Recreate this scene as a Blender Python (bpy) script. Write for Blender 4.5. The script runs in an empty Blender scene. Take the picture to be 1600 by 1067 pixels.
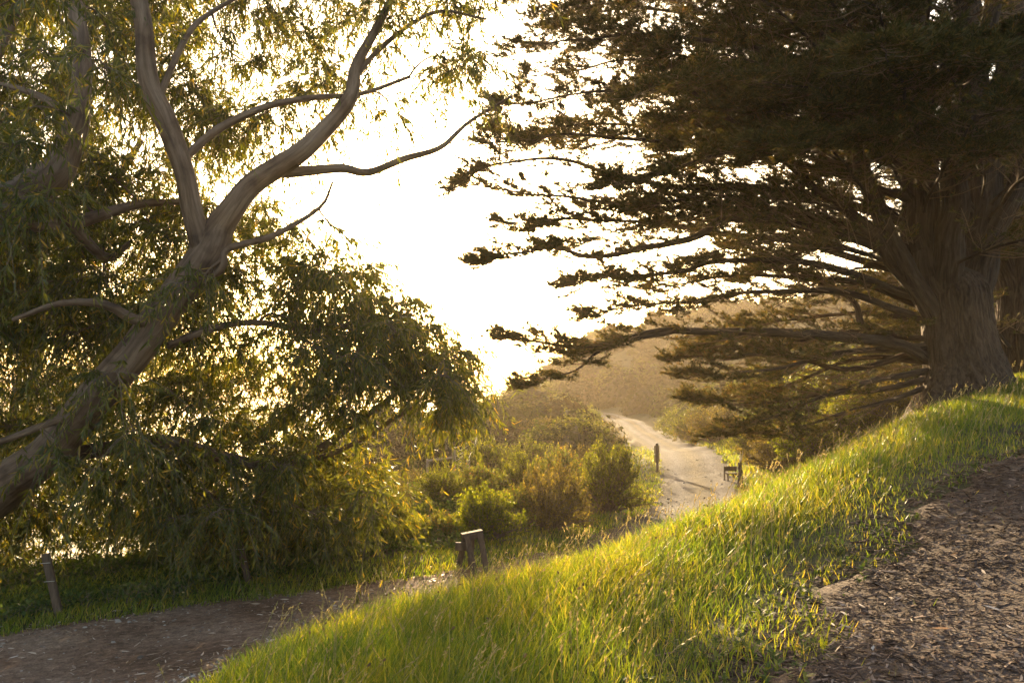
import bpy, math
import numpy as np
from mathutils import Vector
rng = np.random.default_rng(11)
sc = bpy.context.scene
COL = sc.collection
HAZE_TOP, HAZE_D, HAZE_G = 32.0, .00052, .42
SKY_S, SUN_E, EXPO = .15, 4.6, 2.35
# ------------------------------------------------------------------ camera maths
F, HOR, CAMZ = 1244.0, 620.0, 1.65
TH = math.atan((HOR - 533.5) / F)
SUN_EL, SUN_AZ = math.radians(8.6), math.atan((712 - 800) / F)
SUNV = np.array([math.sin(SUN_AZ) * math.cos(SUN_EL), math.cos(SUN_AZ) * math.cos(SUN_EL), math.sin(SUN_EL)])
def P(px, py, Y):
    """world point seen at photo pixel (px, py) at distance Y in front of the camera"""
    u, v = (px - 800) / F, (533.5 - py) / F
    yy = math.cos(TH) - v * math.sin(TH)
    zz = math.sin(TH) + v * math.cos(TH)
    return np.array([u * Y / yy, Y, CAMZ + zz * Y / yy])
# ------------------------------------------------------------------ small array helpers
def nrm(a):
    return a / np.maximum(np.linalg.norm(a, axis=-1, keepdims=True), 1e-9)
def rand_dir(n):
    return nrm(rng.normal(size=(n, 3)))
def catmull(pts, n):
    pts = np.asarray(pts, float)
    m = len(pts)
    if m == 2:
        t = np.linspace(0, 1, n)[:, None]
        return pts[0] * (1 - t) + pts[1] * t
    e = np.vstack([2 * pts[0] - pts[1], pts, 2 * pts[-1] - pts[-2]])
    t = np.linspace(0, m - 1 - 1e-6, n)
    i = t.astype(int)
    f = (t - i)[:, None]
    p0, p1, p2, p3 = e[i], e[i + 1], e[i + 2], e[i + 3]
    return .5 * ((2 * p1) + (-p0 + p2) * f + (2 * p0 - 5 * p1 + 4 * p2 - p3) * f ** 2 + (-p0 + 3 * p1 - 3 * p2 + p3) * f ** 3)
class MB:
    """collects vertices and faces, builds ONE mesh object"""
    def __init__(self):
        self.v, self.f3, self.f4, self.m3, self.m4, self.n = [], [], [], [], [], 0
    def add(self, v, quads=None, tris=None, mat=0):
        v = np.asarray(v, float).reshape(-1, 3)
        if quads is not None and len(quads):
            q = np.asarray(quads, np.int64) + self.n
            self.f4.append(q); self.m4.append(np.full(len(q), mat))
        if tris is not None and len(tris):
            t = np.asarray(tris, np.int64) + self.n
            self.f3.append(t); self.m3.append(np.full(len(t), mat))
        self.v.append(v); self.n += len(v)
    def mesh(self, name, smooth=False):
        me = bpy.data.meshes.new(name)
        v = np.vstack(self.v)
        f4 = np.vstack(self.f4) if self.f4 else np.zeros((0, 4), np.int64)
        f3 = np.vstack(self.f3) if self.f3 else np.zeros((0, 3), np.int64)
        mi = np.concatenate([np.concatenate(self.m4) if self.m4 else np.zeros(0), np.concatenate(self.m3) if self.m3 else np.zeros(0)]).astype(np.int32)
        me.vertices.add(len(v)); me.vertices.foreach_set('co', v.astype(np.float32).ravel())
        me.loops.add(f4.size + f3.size)
        me.loops.foreach_set('vertex_index', np.concatenate([f4.ravel(), f3.ravel()]).astype(np.int32))
        me.polygons.add(len(f4) + len(f3))
        ls = np.concatenate([np.arange(len(f4)) * 4, len(f4) * 4 + np.arange(len(f3)) * 3]).astype(np.int32)
        me.polygons.foreach_set('loop_start', ls)
        me.polygons.foreach_set('material_index', mi)
        me.polygons.foreach_set('use_smooth', np.full(len(mi), bool(smooth)))
        me.update(calc_edges=True); me.validate()
        return me
    def build(self, name, mats, parent=None, smooth=False, loc=None):
        me = self.mesh(name, smooth)
        for m in (mats if isinstance(mats, (list, tuple)) else [mats]):
            me.materials.append(m)
        o = bpy.data.objects.new(name, me); COL.objects.link(o)
        if loc is not None: o.location = loc
        if parent is not None: o.parent = parent
        return o
def tag(o, label=None, cat=None, group=None, kind=None):
    if label: o['label'] = label
    if cat: o['category'] = cat
    if group: o['group'] = group
    if kind: o['kind'] = kind
    return o
def empty(name, loc, rz=0.0):
    o = bpy.data.objects.new(name, None); COL.objects.link(o)
    o.empty_display_size = .2
    o.location = loc; o.rotation_euler = (0, 0, rz)
    return o
def copy_tree(o, parent=None):
    c = o.copy(); COL.objects.link(c)
    if parent is not None: c.parent = parent
    for ch in list(o.children): copy_tree(ch, c)
    return c
# batches of tubes: Pt (N,M,3), R (N,M)
def tubes(mb, Pt, R, sides=5, mat=0, ripple=None, cap=True):
    Pt = np.asarray(Pt, float); R = np.asarray(R, float)
    if Pt.ndim == 2: Pt = Pt[None]; R = R[None]
    N, M, _ = Pt.shape
    if N == 0: return
    T = nrm(np.gradient(Pt, axis=1))
    d = nrm(Pt[:, -1] - Pt[:, 0])
    ref = np.zeros((N, 3)); ref[np.arange(N), np.argmin(np.abs(d), axis=1)] = 1
    B = nrm(np.cross(T, ref[:, None, :])); Nn = np.cross(B, T)
    a = np.linspace(0, 2 * np.pi, sides, endpoint=False)
    rr = R[:, :, None] * np.ones(sides)
    if ripple is not None: rr = rr * ripple(a, M)
    V = Pt[:, :, None, :] + rr[..., None] * (np.cos(a)[:, None] * B[:, :, None, :] + np.sin(a)[:, None] * Nn[:, :, None, :])
    base = (np.arange(N) * M * sides)[:, None, None]
    i = np.arange(M - 1)[:, None] * sides; j = np.arange(sides)[None]; k = (j + 1) % sides
    q = np.stack([base + i + j, base + i + k, base + i + sides + k, base + i + sides + j], -1).reshape(-1, 4)
    mb.add(V.reshape(-1, 3), quads=q, mat=mat)
    if cap:
        tips = Pt[:, -1] + T[:, -1] * R[:, -1:] * .6
        off = mb.n
        vb = V[:, -1].reshape(-1, 3)
        bi = (np.arange(N) * sides)[:, None]
        tr = np.stack([bi + j, bi + k, np.broadcast_to(N * sides + np.arange(N)[:, None], (N, sides))], -1).reshape(-1, 3)
        mb.add(np.vstack([vb, tips]), tris=tr, mat=mat)
# lens shaped leaves (6 verts, 3 faces) ---------------------------------------
def leaves(mb, pos, d, nn, L, W, mat=0, sickle=.0, droop=.0):
    n = len(pos)
    if n == 0: return
    d = nrm(d); s = nrm(np.cross(d, nn)); u = np.cross(s, d)
    L = np.broadcast_to(L, (n,))[:, None]; W = np.broadcast_to(W, (n,))[:, None]
    sk = (rng.uniform(-1, 1, (n, 1)) * sickle) * L
    dr = (rng.uniform(.3, 1, (n, 1)) * droop) * L
    def at(t, w):
        c = pos + d * L * t + s * sk * (t * t) + u * (-dr) * t * t
        return c + s * W * w
    V = np.stack([at(0, 0), at(.3, -.46), at(.3, .46), at(.66, -.4), at(.66, .4), at(1, 0)], 1)
    b = (np.arange(n) * 6)[:, None]
    mb.add(V.reshape(-1, 3), quads=(b + [1, 3, 4, 2]), tris=np.vstack([b + [0, 1, 2], b + [3, 5, 4]]), mat=mat)
def diamonds(mb, pos, d, nn, L, W, mat=0):
    n = len(pos)
    if n == 0: return
    d = nrm(d); s = nrm(np.cross(d, nn)); u = np.cross(s, d)
    L = np.broadcast_to(L, (n,))[:, None]; W = np.broadcast_to(W, (n,))[:, None]
    V = np.stack([pos, pos + d * L * .5 - s * W * .5 + u * W * .12, pos + d * L, pos + d * L * .5 + s * W * .5 + u * W * .12], 1)
    mb.add(V.reshape(-1, 3), quads=(np.arange(n) * 4)[:, None] + [0, 1, 2, 3], mat=mat)
def beam(mb, p0, p1, w, h, up=(0, 0, 1), ch=.006, mat=0):
    """chamfered timber from p0 to p1"""
    p0, p1 = np.asarray(p0, float), np.asarray(p1, float)
    t = nrm(p1 - p0); s = nrm(np.cross(t, np.asarray(up, float))); u = np.cross(s, t)
    a, b = w / 2, h / 2
    sec = [(-a + ch, -b), (a - ch, -b), (a, -b + ch), (a, b - ch), (a - ch, b), (-a + ch, b), (-a, b - ch), (-a, -b + ch)]
    V = []
    for q, k in ((p0 + t * 0, .97), (p0 + t * ch, 1), (p1 - t * ch, 1), (p1, .97)):
        V += [q + s * x * k + u * y * k for x, y in sec]
    qs = []
    for r in range(3):
        for j in range(8):
            k = (j + 1) % 8
            qs.append([r * 8 + j, r * 8 + k, r * 8 + 8 + k, r * 8 + 8 + j])
    for r0 in (0, 24):
        qs += [[r0 + 0, r0 + 1, r0 + 2, r0 + 3], [r0 + 0, r0 + 3, r0 + 4, r0 + 7], [r0 + 4, r0 + 5, r0 + 6, r0 + 7]]
    mb.add(V, quads=qs, mat=mat)
# ------------------------------------------------------------------ materials
def new_mat(name):
    m = bpy.data.materials.new(name); m.use_nodes = True
    nt = m.node_tree; nt.nodes.clear()
    out = nt.nodes.new('ShaderNodeOutputMaterial')
    return m, nt, out
def ramp(nt, fac, stops):
    r = nt.nodes.new('ShaderNodeValToRGB')
    while len(r.color_ramp.elements) < len(stops): r.color_ramp.elements.new(.5)
    for e, (p, c) in zip(r.color_ramp.elements, stops): e.position = p; e.color = (*c, 1)
    nt.links.new(fac, r.inputs[0])
    return r.outputs[0]
def leaf_mat(name, stops, trans=.45, tcol=(1.6, 1.7, .7), rough=.45, spec=.35, patch=None):
    m, nt, out = new_mat(name)
    g = nt.nodes.new('ShaderNodeNewGeometry')
    col = ramp(nt, g.outputs['Random Per Island'], stops)
    if patch:
        tc = nt.nodes.new('ShaderNodeTexCoord'); no = nt.nodes.new('ShaderNodeTexNoise'); no.inputs['Scale'].default_value = patch[0]; no.inputs['Detail'].default_value = 4
        nt.links.new(tc.outputs['Object'], no.inputs['Vector']); c2 = ramp(nt, no.outputs['Fac'], [(.36, patch[1]), (.64, patch[2])])
        m2 = nt.nodes.new('ShaderNodeMix'); m2.data_type = 'RGBA'; m2.blend_type = 'MULTIPLY'; m2.inputs[0].default_value = 1
        nt.links.new(col, m2.inputs[6]); nt.links.new(c2, m2.inputs[7]); col = m2.outputs[2]
    pr = nt.nodes.new('ShaderNodeBsdfPrincipled'); pr.inputs['Roughness'].default_value = rough
    pr.inputs['Specular IOR Level'].default_value = spec
    nt.links.new(col, pr.inputs['Base Color'])
    mx = nt.nodes.new('ShaderNodeMix'); mx.data_type = 'RGBA'; mx.blend_type = 'MULTIPLY'; mx.inputs[0].default_value = 1
    nt.links.new(col, mx.inputs[6]); mx.inputs[7].default_value = (*tcol, 1)
    tr = nt.nodes.new('ShaderNodeBsdfTranslucent'); nt.links.new(mx.outputs[2], tr.inputs['Color'])
    ms = nt.nodes.new('ShaderNodeMixShader'); ms.inputs[0].default_value = trans
    nt.links.new(pr.outputs[0], ms.inputs[1]); nt.links.new(tr.outputs[0], ms.inputs[2]); nt.links.new(ms.outputs[0], out.inputs[0])
    return m
def noise_mat(name, stops, scale=6, stretch=(1, 1, 1), detail=8, rough=.85, bump=.3, bscale=None, bdist=.02, spec=.25, distort=0.0, second=None, attr=None):
    m, nt, out = new_mat(name)
    tc = nt.nodes.new('ShaderNodeTexCoord'); mp = nt.nodes.new('ShaderNodeMapping'); mp.inputs['Scale'].default_value = stretch
    at = None
    if attr:
        at = nt.nodes.new('ShaderNodeAttribute'); at.attribute_name = attr
    nt.links.new(at.outputs['Vector'] if at else tc.outputs['Object'], mp.inputs[0])
    n1 = nt.nodes.new('ShaderNodeTexNoise'); n1.inputs['Scale'].default_value = scale; n1.inputs['Detail'].default_value = detail
    n1.inputs['Roughness'].default_value = .65; n1.inputs['Distortion'].default_value = distort
    nt.links.new(mp.outputs[0], n1.inputs['Vector'])
    col = ramp(nt, n1.outputs['Fac'], stops)
    if second:
        sscale, sstops, sfac = second
        n3 = nt.nodes.new('ShaderNodeTexNoise'); n3.inputs['Scale'].default_value = sscale; n3.inputs['Detail'].default_value = 5
        nt.links.new(at.outputs['Vector'] if at else tc.outputs['Object'], n3.inputs['Vector'])
        c2 = ramp(nt, n3.outputs['Fac'], sstops)
        mx = nt.nodes.new('ShaderNodeMix'); mx.data_type = 'RGBA'; mx.blend_type = 'MULTIPLY'; mx.inputs[0].default_value = sfac
        nt.links.new(col, mx.inputs[6]); nt.links.new(c2, mx.inputs[7]); col = mx.outputs[2]
    pr = nt.nodes.new('ShaderNodeBsdfPrincipled'); pr.inputs['Roughness'].default_value = rough; pr.inputs['Specular IOR Level'].default_value = spec
    nt.links.new(col, pr.inputs['Base Color'])
    n2 = nt.nodes.new('ShaderNodeTexNoise'); n2.inputs['Scale'].default_value = bscale or scale * 2; n2.inputs['Detail'].default_value = 6
    nt.links.new(mp.outputs[0], n2.inputs['Vector'])
    bp = nt.nodes.new('ShaderNodeBump'); bp.inputs['Strength'].default_value = bump; bp.inputs['Distance'].default_value = bdist
    nt.links.new(n2.outputs['Fac'], bp.inputs['Height']); nt.links.new(bp.outputs[0], pr.inputs['Normal'])
    nt.links.new(pr.outputs[0], out.inputs[0])
    return m
M = {}
M['gum_leaf'] = leaf_mat('gum_leaf', [(0, (.035, .044, .013)), (.55, (.058, .07, .019)), (.86, (.10, .105, .023)), (1, (.2, .14, .03))], .48, (2.4, 2.1, .45), .42, .32)
M['cypress_leaf'] = leaf_mat('cypress_leaf', [(0, (.025, .031, .012)), (.6, (.05, .051, .020)), (.9, (.09, .078, .03)), (1, (.14, .085, .036))], .32, (2.0, 1.55, .6), .65, .15)
M['grass'] = leaf_mat('grass', [(0, (.055, .09, .014)), (.5, (.095, .135, .02)), (.83, (.16, .175, .03)), (.93, (.2, .19, .05)), (1, (.26, .22, .09))], .52, (2.5, 2.0, .55), .5, .35, (.9, (.75, .95, .8), (1.18, 1.1, .9)))
M['dry_stalk'] = leaf_mat('dry_stalk', [(0, (.14, .15, .05)), (.6, (.3, .24, .11)), (1, (.4, .32, .17))], .4, (1.4, 1.25, .8), .6)
M['seed_head'] = leaf_mat('seed_head', [(0, (.10, .07, .04)), (.7, (.2, .14, .07)), (1, (.35, .26, .14))], .35, (1.6, 1.3, .8), .8)
M['shrub_leaf'] = leaf_mat('shrub_leaf', [(0, (.032, .042, .012)), (.6, (.06, .072, .017)), (1, (.13, .13, .03))], .5, (2.6, 2.3, .45), .5, .25)
M['bright_leaf'] = leaf_mat('bright_leaf', [(0, (.042, .058, .012)), (.6, (.08, .10, .017)), (1, (.15, .16, .028))], .5, (2.5, 2.2, .4), .5, .2)
M['olive_leaf'] = leaf_mat('olive_leaf', [(0, (.04, .038, .016)), (.6, (.075, .07, .026)), (1, (.16, .13, .045))], .48, (2.4, 2.0, .5), .6, .2)
M['bramble_leaf'] = leaf_mat('bramble_leaf', [(0, (.06, .08, .02)), (.6, (.11, .115, .028)), (.88, (.18, .14, .035)), (1, (.24, .12, .045))], .48, (1.8, 1.7, .55), .55)
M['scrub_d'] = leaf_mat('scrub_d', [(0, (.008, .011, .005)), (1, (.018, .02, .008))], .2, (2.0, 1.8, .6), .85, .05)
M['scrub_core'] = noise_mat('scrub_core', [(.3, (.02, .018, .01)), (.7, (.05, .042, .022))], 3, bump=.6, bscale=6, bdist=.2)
M['scrub_a'] = leaf_mat('scrub_a', [(0, (.016, .020, .008)), (1, (.034, .036, .013))], .3, (2.2, 1.9, .6), .8, .08)
M['scrub_b'] = leaf_mat('scrub_b', [(0, (.022, .019, .010)), (1, (.042, .034, .017))], .25, (2.0, 1.6, .7), .85, .08)
M['scrub_c'] = leaf_mat('scrub_c', [(0, (.026, .036, .010)), (1, (.055, .066, .016))], .42, (2.3, 2.0, .5), .8, .08)
M['ivy_leaf'] = leaf_mat('ivy_leaf', [(0, (.03, .05, .015)), (.7, (.055, .08, .02)), (1, (.11, .12, .03))], .4, (1.9, 1.8, .5), .65, .2)
M['dry_leaf'] = leaf_mat('dry_leaf', [(0, (.12, .07, .05)), (.5, (.24, .16, .11)), (.85, (.38, .29, .22)), (1, (.55, .46, .4))], .15, (1.2, 1.0, .8), .55)
M['chip'] = leaf_mat('chip', [(0, (.03, .018, .013)), (.45, (.075, .046, .034)), (.85, (.14, .092, .07)), (1, (.25, .18, .145))], .0, (1, 1, 1), .85, .1, (.7, (.7, .68, .66), (1.15, 1.1, 1.05)))
M['twig'] = noise_mat('twig', [(.3, (.07, .05, .038)), (.7, (.16, .12, .09))], 12, bump=.2)
M['dead_twig'] = noise_mat('dead_twig', [(.3, (.09, .055, .035)), (.7, (.2, .13, .085))], 12, bump=.2)
M['gum_bark'] = noise_mat('gum_bark', [(.3, (.06, .038, .026)), (.48, (.12, .08, .056)), (.62, (.17, .12, .088)), (.8, (.085, .055, .038))], 16, (1, 1, .10), 10, .75, .8, 22, .02, distort=.5, second=(2.2, [(.40, (.5, .42, .37)), (.47, (.85, .8, .76)), (.6, (1.1, 1.08, 1.05))], .9), attr='bark')
M['cypress_bark'] = noise_mat('cypress_bark', [(.34, (.015, .009, .006)), (.47, (.044, .028, .020)), (.6, (.072, .048, .035)), (.75, (.11, .076, .058))], 13, (1, 1, .14), 10, .95, 1.0, 16, .08, distort=.9, attr='bark')
M['weathered_wood'] = noise_mat('weathered_wood', [(.3, (.12, .1, .085)), (.55, (.22, .185, .155)), (.75, (.32, .275, .235))], 9, (3, 3, .4), 8, .85, .6, 30, .006, distort=.4)
M['brown_wood'] = noise_mat('brown_wood', [(.3, (.045, .028, .018)), (.55, (.092, .060, .042)), (.78, (.15, .105, .078))], 9, (3, 3, .4), 8, .85, .6, 30, .006, distort=.4)
M['dark_wood'] = noise_mat('dark_wood', [(.3, (.05, .038, .03)), (.7, (.13, .1, .075))], 9, (3, 3, .4), 8, .8, .5, 30, .006)
M['pale_wood'] = noise_mat('pale_wood', [(.3, (.28, .24, .2)), (.7, (.48, .43, .37))], 9, (3, 3, .4), 8, .85, .5, 30, .006)
M['tan_board'] = noise_mat('tan_board', [(.3, (.32, .22, .10)), (.7, (.42, .3, .15))], 6, (1, 1, 3), 6, .7, .2, 30, .003)
M['wire'] = noise_mat('wire', [(.3, (.25, .23, .2)), (.7, (.4, .37, .33))], 20, bump=.1, rough=.5)
M['road'] = None
# ------------------------------------------------------------------ terrain
CP = []   # control points x, y, z
for p in [
    (1600, 1067, 3.6), (1200, 1067, 3.8), (800, 1067, 4.2), (500, 1067, 4.7), (350, 1067, 5.4),
    (1600, 850, 5.8), (1400, 850, 6.4), (1600, 700, 9.0), (1450, 655, 12.5), (1000, 950, 5.6), (1300, 900, 5.9),
    (1280, 742, 10.5), (1150, 802, 9.3), (1000, 862, 8.3), (830, 918, 7.4), (600, 992, 6.5), (1510, 617, 17), (1600, 645, 13),
    (100, 1000, 8.7), (200, 1060, 7.2), (0, 1000, 8.8), (0, 1067, 7.1), (400, 925, 11), (180, 960, 9.6), (700, 882, 12.7), (600, 897, 12), (550, 950, 9.8),
    (850, 872, 13.8), (970, 834, 16.8), (900, 850, 15.8), (1040, 800, 20.5), (1000, 815, 19), (1150, 775, 24.5), (1045, 760, 27), (1025, 738, 32.5),
    (1090, 745, 30), (1150, 752, 27), (1075, 700, 46), (1010, 700, 48), (1040, 680, 58), (990, 670, 64), (1000, 655, 75), (942, 648, 82), (997, 646, 84),
    (900, 760, 30), (800, 760, 28), (700, 770, 26), (620, 790, 22), (550, 840, 16), (450, 860, 15), (700, 700, 45), (850, 690, 50), (640, 690, 55),
    (800, 655, 85), (900, 652, 80), (300, 862, 15.5),
    (790, 642, 150), (850, 598, 155), (900, 556, 160), (1000, 515, 165), (1130, 498, 170), (1300, 476, 175), (1600, 436, 180), (2200, 400, 180),
    (900, 622, 110), (1000, 604, 115), (1100, 584, 115), (1050, 640, 85), (1110, 655, 70), (1160, 665, 58), (1220, 610, 95), (1400, 560, 100),
    (1200, 690, 34), (1300, 680, 28), (1400, 655, 24), (760, 646, 120)]:
    CP.append(P(*p))
CP += [np.array(p, float) for p in [
    (0, 0, 0), (2, 0, .03), (-2, 0, -.25), (0, -3.2, -.35), (3, -3.2, -.2), (-3, 3, -.62), (4, 2, .3), (7, 4, .75), (-6, 2, -1.0), (-9, -2, -1.2), (8, -2, .4),
    (-.3, 9.3, -.85), (.7, 11.2, -1.02), (1.7, 12.3, -1.05), (3.6, 14, -.95), (5.5, 17, -.75), (7.2, 20, -.6), (-9, 9, -1.15), (-12, 6, -1.5), (-15, 12, -3),
    (-10, 16, -2.3), (-16, 22, -7), (-20, 35, -14), (-34, 60, -20), (-9.5, 45, -2.4), (-20, 60, -9), (-9, 90, -3.0), (-22, 120, -16), (-40, 30, -20), (-30, 12, -9), (-60, 20, -25),
    (14, 18, 2.2), (16, 10, 1.8), (20, 30, 2.6), (28, 55, 7), (12, 5, 1.1), (30, 14, 3), (40, 30, 5), (-22, 160, -24), (-30, 220, -30), (10, 260, -14), (60, 260, 2), (-60, 400, -30), (60, 420, -28), (200, 420, -25), (200, 250, 22)]]
CP = np.array(CP)
CC = 4.5
def uvw(x, y):
    yy = np.maximum(np.asarray(y, float), -3.5) + CC
    return np.asarray(x, float) / yy, np.log(yy) * .9, yy
_u, _v, _s = uvw(CP[:, 0], CP[:, 1])
_w = CP[:, 2] / _s
def _phi(r2): return np.where(r2 > 0, .5 * r2 * np.log(np.maximum(r2, 1e-12)), 0)
n_ = len(_u)
A = np.zeros((n_ + 3, n_ + 3))
A[:n_, :n_] = _phi((_u[:, None] - _u) ** 2 + (_v[:, None] - _v) ** 2) + np.eye(n_) * .002
A[:n_, n_] = 1; A[:n_, n_ + 1] = _u; A[:n_, n_ + 2] = _v; A[n_:, :n_] = A[:n_, n_:].T
SOL = np.linalg.solve(A, np.concatenate([_w, np.zeros(3)]))
def wob(x, y):
    f = np.clip((np.asarray(y) + 6) / 20, .15, 6)
    return (np.sin(x * 2.1 + 1.3 * np.sin(y * 1.7)) * np.cos(y * 1.9 + .7) * .02 + np.sin(x * .9 + y * .6) * .02) * np.minimum(f, 1) + np.sin(x * .35 + 2 * np.sin(y * .21)) * np.cos(y * .31) * .25 * np.clip((np.asarray(y) - 40) / 60, 0, 2)
def H(x, y):
    x, y = np.broadcast_arrays(np.asarray(x, float), np.asarray(y, float))
    sh = x.shape; x = x.ravel(); y = y.ravel()
    out = np.empty(len(x))
    for a in range(0, len(x), 20000):
        u, v, s = uvw(x[a:a + 20000], y[a:a + 20000])
        k = _phi((u[:, None] - _u) ** 2 + (v[:, None] - _v) ** 2) @ SOL[:n_]
        out[a:a + 20000] = (k + SOL[n_] + SOL[n_ + 1] * u + SOL[n_ + 2] * v) * s
    return (out + wob(x, y)).reshape(sh)
def gp(px, Y, dz=0.0):
    x = (px - 800) / F * Y * 1.0
    return np.array([x, Y, float(H(x, Y)) + dz])
ROAD = catmull([(-14, 3.2), (-9.5, 5.2), (-6.2, 7.0), (-3.8, 8.5), (-2.2, 9.8), (-.7, 10.8), (.4, 11.8), (1.6, 13.6), (2.9, 16.2), (4.2, 19.4), (5.15, 22.4), (5.95, 26), (6.75, 30), (8.0, 37), (9.3, 47), (10.0, 62), (10.2, 73), (8.6, 82), (3, 88), (-4, 92)], 260)
MULCH = catmull([(2.0, -3.2), (2.55, 0), (2.95, 2), (3.75, 3.9), (5.5, 5.9), (7.2, 7.2), (9.1, 8.8), (11.3, 10.7), (13.8, 13.2), (16, 17)], 140)
RW, MW = 1.38, 2.15
def poly_dist(x, y, pl):
    x = np.asarray(x, float); y = np.asarray(y, float); sh = x.shape
    x = x.ravel(); y = y.ravel()
    best = np.full(len(x), 1e9); side = np.zeros(len(x))
    for a in range(0, len(x), 30000):
        d2 = (x[a:a + 30000, None] - pl[:, 0]) ** 2 + (y[a:a + 30000, None] - pl[:, 1]) ** 2
        i = d2.argmin(1); best[a:a + 30000] = np.sqrt(d2[np.arange(len(i)), i])
        t = pl[np.minimum(i + 1, len(pl) - 1)] - pl[np.maximum(i - 1, 0)]
        side[a:a + 30000] = np.sign(t[:, 0] * (y[a:a + 30000] - pl[i, 1]) - t[:, 1] * (x[a:a + 30000] - pl[i, 0]))
    return best.reshape(sh), side.reshape(sh)   # side +1 = left of travel
def road_extra(x): return 1.15 * np.clip(-2.3 - np.asarray(x), 0, 3.6)
def road_dist(x, y):
    d, s = poly_dist(x, y, ROAD)
    xb = np.interp(y, [4.5, 5.4, 8.0, 9.2, 10.6], [-2.05, -1.9, -1.7, -1.45, -1.0])
    dirt = (s < 0) & (y > 2.5) & (y < 10.6)
    return np.where(dirt, np.minimum(d, np.maximum(RW + (x - xb) * .8, 0)), d), s
def edge_noise(x, y):
    return .16 * np.sin(x * 3.1 + y * 1.3) + .12 * np.sin(y * 4.7 - x * 2.2) + .07 * np.sin(x * 9 + y * 7)
def road_half(y): return RW + .15 * np.sin(np.asarray(y) * .5)
def build_ground():
    nu, nv = 420, 460
    u = np.linspace(-2.6, 2.6, nu); u = np.sign(u) * (np.abs(u) / 2.6) ** 1.35 * 2.6
    v = np.linspace(math.log(1.0), math.log(620), nv)
    U, Vv = np.meshgrid(u, v); yy = np.exp(Vv); X = U * yy; Y = yy - CC
    Z = H(X, Y)
    d, _ = road_dist(X, Y); near = Y < 110
    Z = Z - np.where(near, (.10 + .004 * Y) * np.clip((RW + .45 + .02 * np.abs(Y) - d) / .4, 0, 1), 0)
    d, _ = poly_dist(X, Y, MULCH)
    Z = Z - np.where(Y < 25, .06 * np.clip((MW + .1 - d) / .4, 0, 1), 0)
    mb = MB()
    idx = np.arange(nu * nv).reshape(nv, nu)
    q = np.stack([idx[:-1, :-1], idx[:-1, 1:], idx[1:, 1:], idx[1:, :-1]], -1).reshape(-1, 4)
    mb.add(np.stack([X, Y, Z], -1).reshape(-1, 3), quads=q)
    m = noise_mat('soil', [(.25, (.03, .028, .012)), (.45, (.05, .048, .018)), (.6, (.065, .056, .026)), (.8, (.09, .068, .038))], 1.6, detail=12, rough=.95, bump=.5, bscale=14, bdist=.05, second=(.12, [(.35, (.75, .8, .6)), (.65, (1.1, 1, .85))], .9))
    tag(mb.build('ground', m, smooth=True), kind='structure')
def strip(name, pl, half, lift, mat, nx=13, ymax=None, ragged=.0):
    T = nrm(np.gradient(pl, axis=0)); Nn = np.stack([-T[:, 1], T[:, 0]], -1)
    s = np.linspace(-1, 1, nx)
    hw = np.where(s < 0, half + (road_extra(pl[:, 0])[:, None] if name == 'road' else 0), half) * s
    X = pl[:, None, 0] + Nn[:, None, 0] * hw; Y = pl[:, None, 1] + Nn[:, None, 1] * hw
    if ragged:
        e = edge_noise(X, Y) * ragged * np.abs(s) ** 4 * np.sign(s)
        X = X + Nn[:, None, 0] * e; Y = Y + Nn[:, None, 1] * e
    Z = H(X, Y) + lift + np.where(np.abs(s) > .99, -.13 - .004 * np.maximum(Y, 0), 0) + .02 * (1 - s ** 2)
    idx = np.arange(X.size).reshape(X.shape)
    mb = MB()
    mb.add(np.stack([X, Y, Z], -1).reshape(-1, 3), quads=np.stack([idx[:-1, :-1], idx[:-1, 1:], idx[1:, 1:], idx[1:, :-1]], -1).reshape(-1, 4))
    o = mb.build(name, mat, smooth=True)
    uv = o.data.uv_layers.new(name='UVMap')
    li = np.empty(len(o.data.loops), np.int32); o.data.loops.foreach_get('vertex_index', li)
    uvs = np.stack([np.broadcast_to((s + 1) / 2, X.shape), np.broadcast_to(np.linspace(0, 60, len(pl))[:, None], X.shape)], -1).reshape(-1, 2)[li]
    uv.data.foreach_set('uv', uvs.astype(np.float32).ravel())
    return tag(o, kind='structure')
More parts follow.
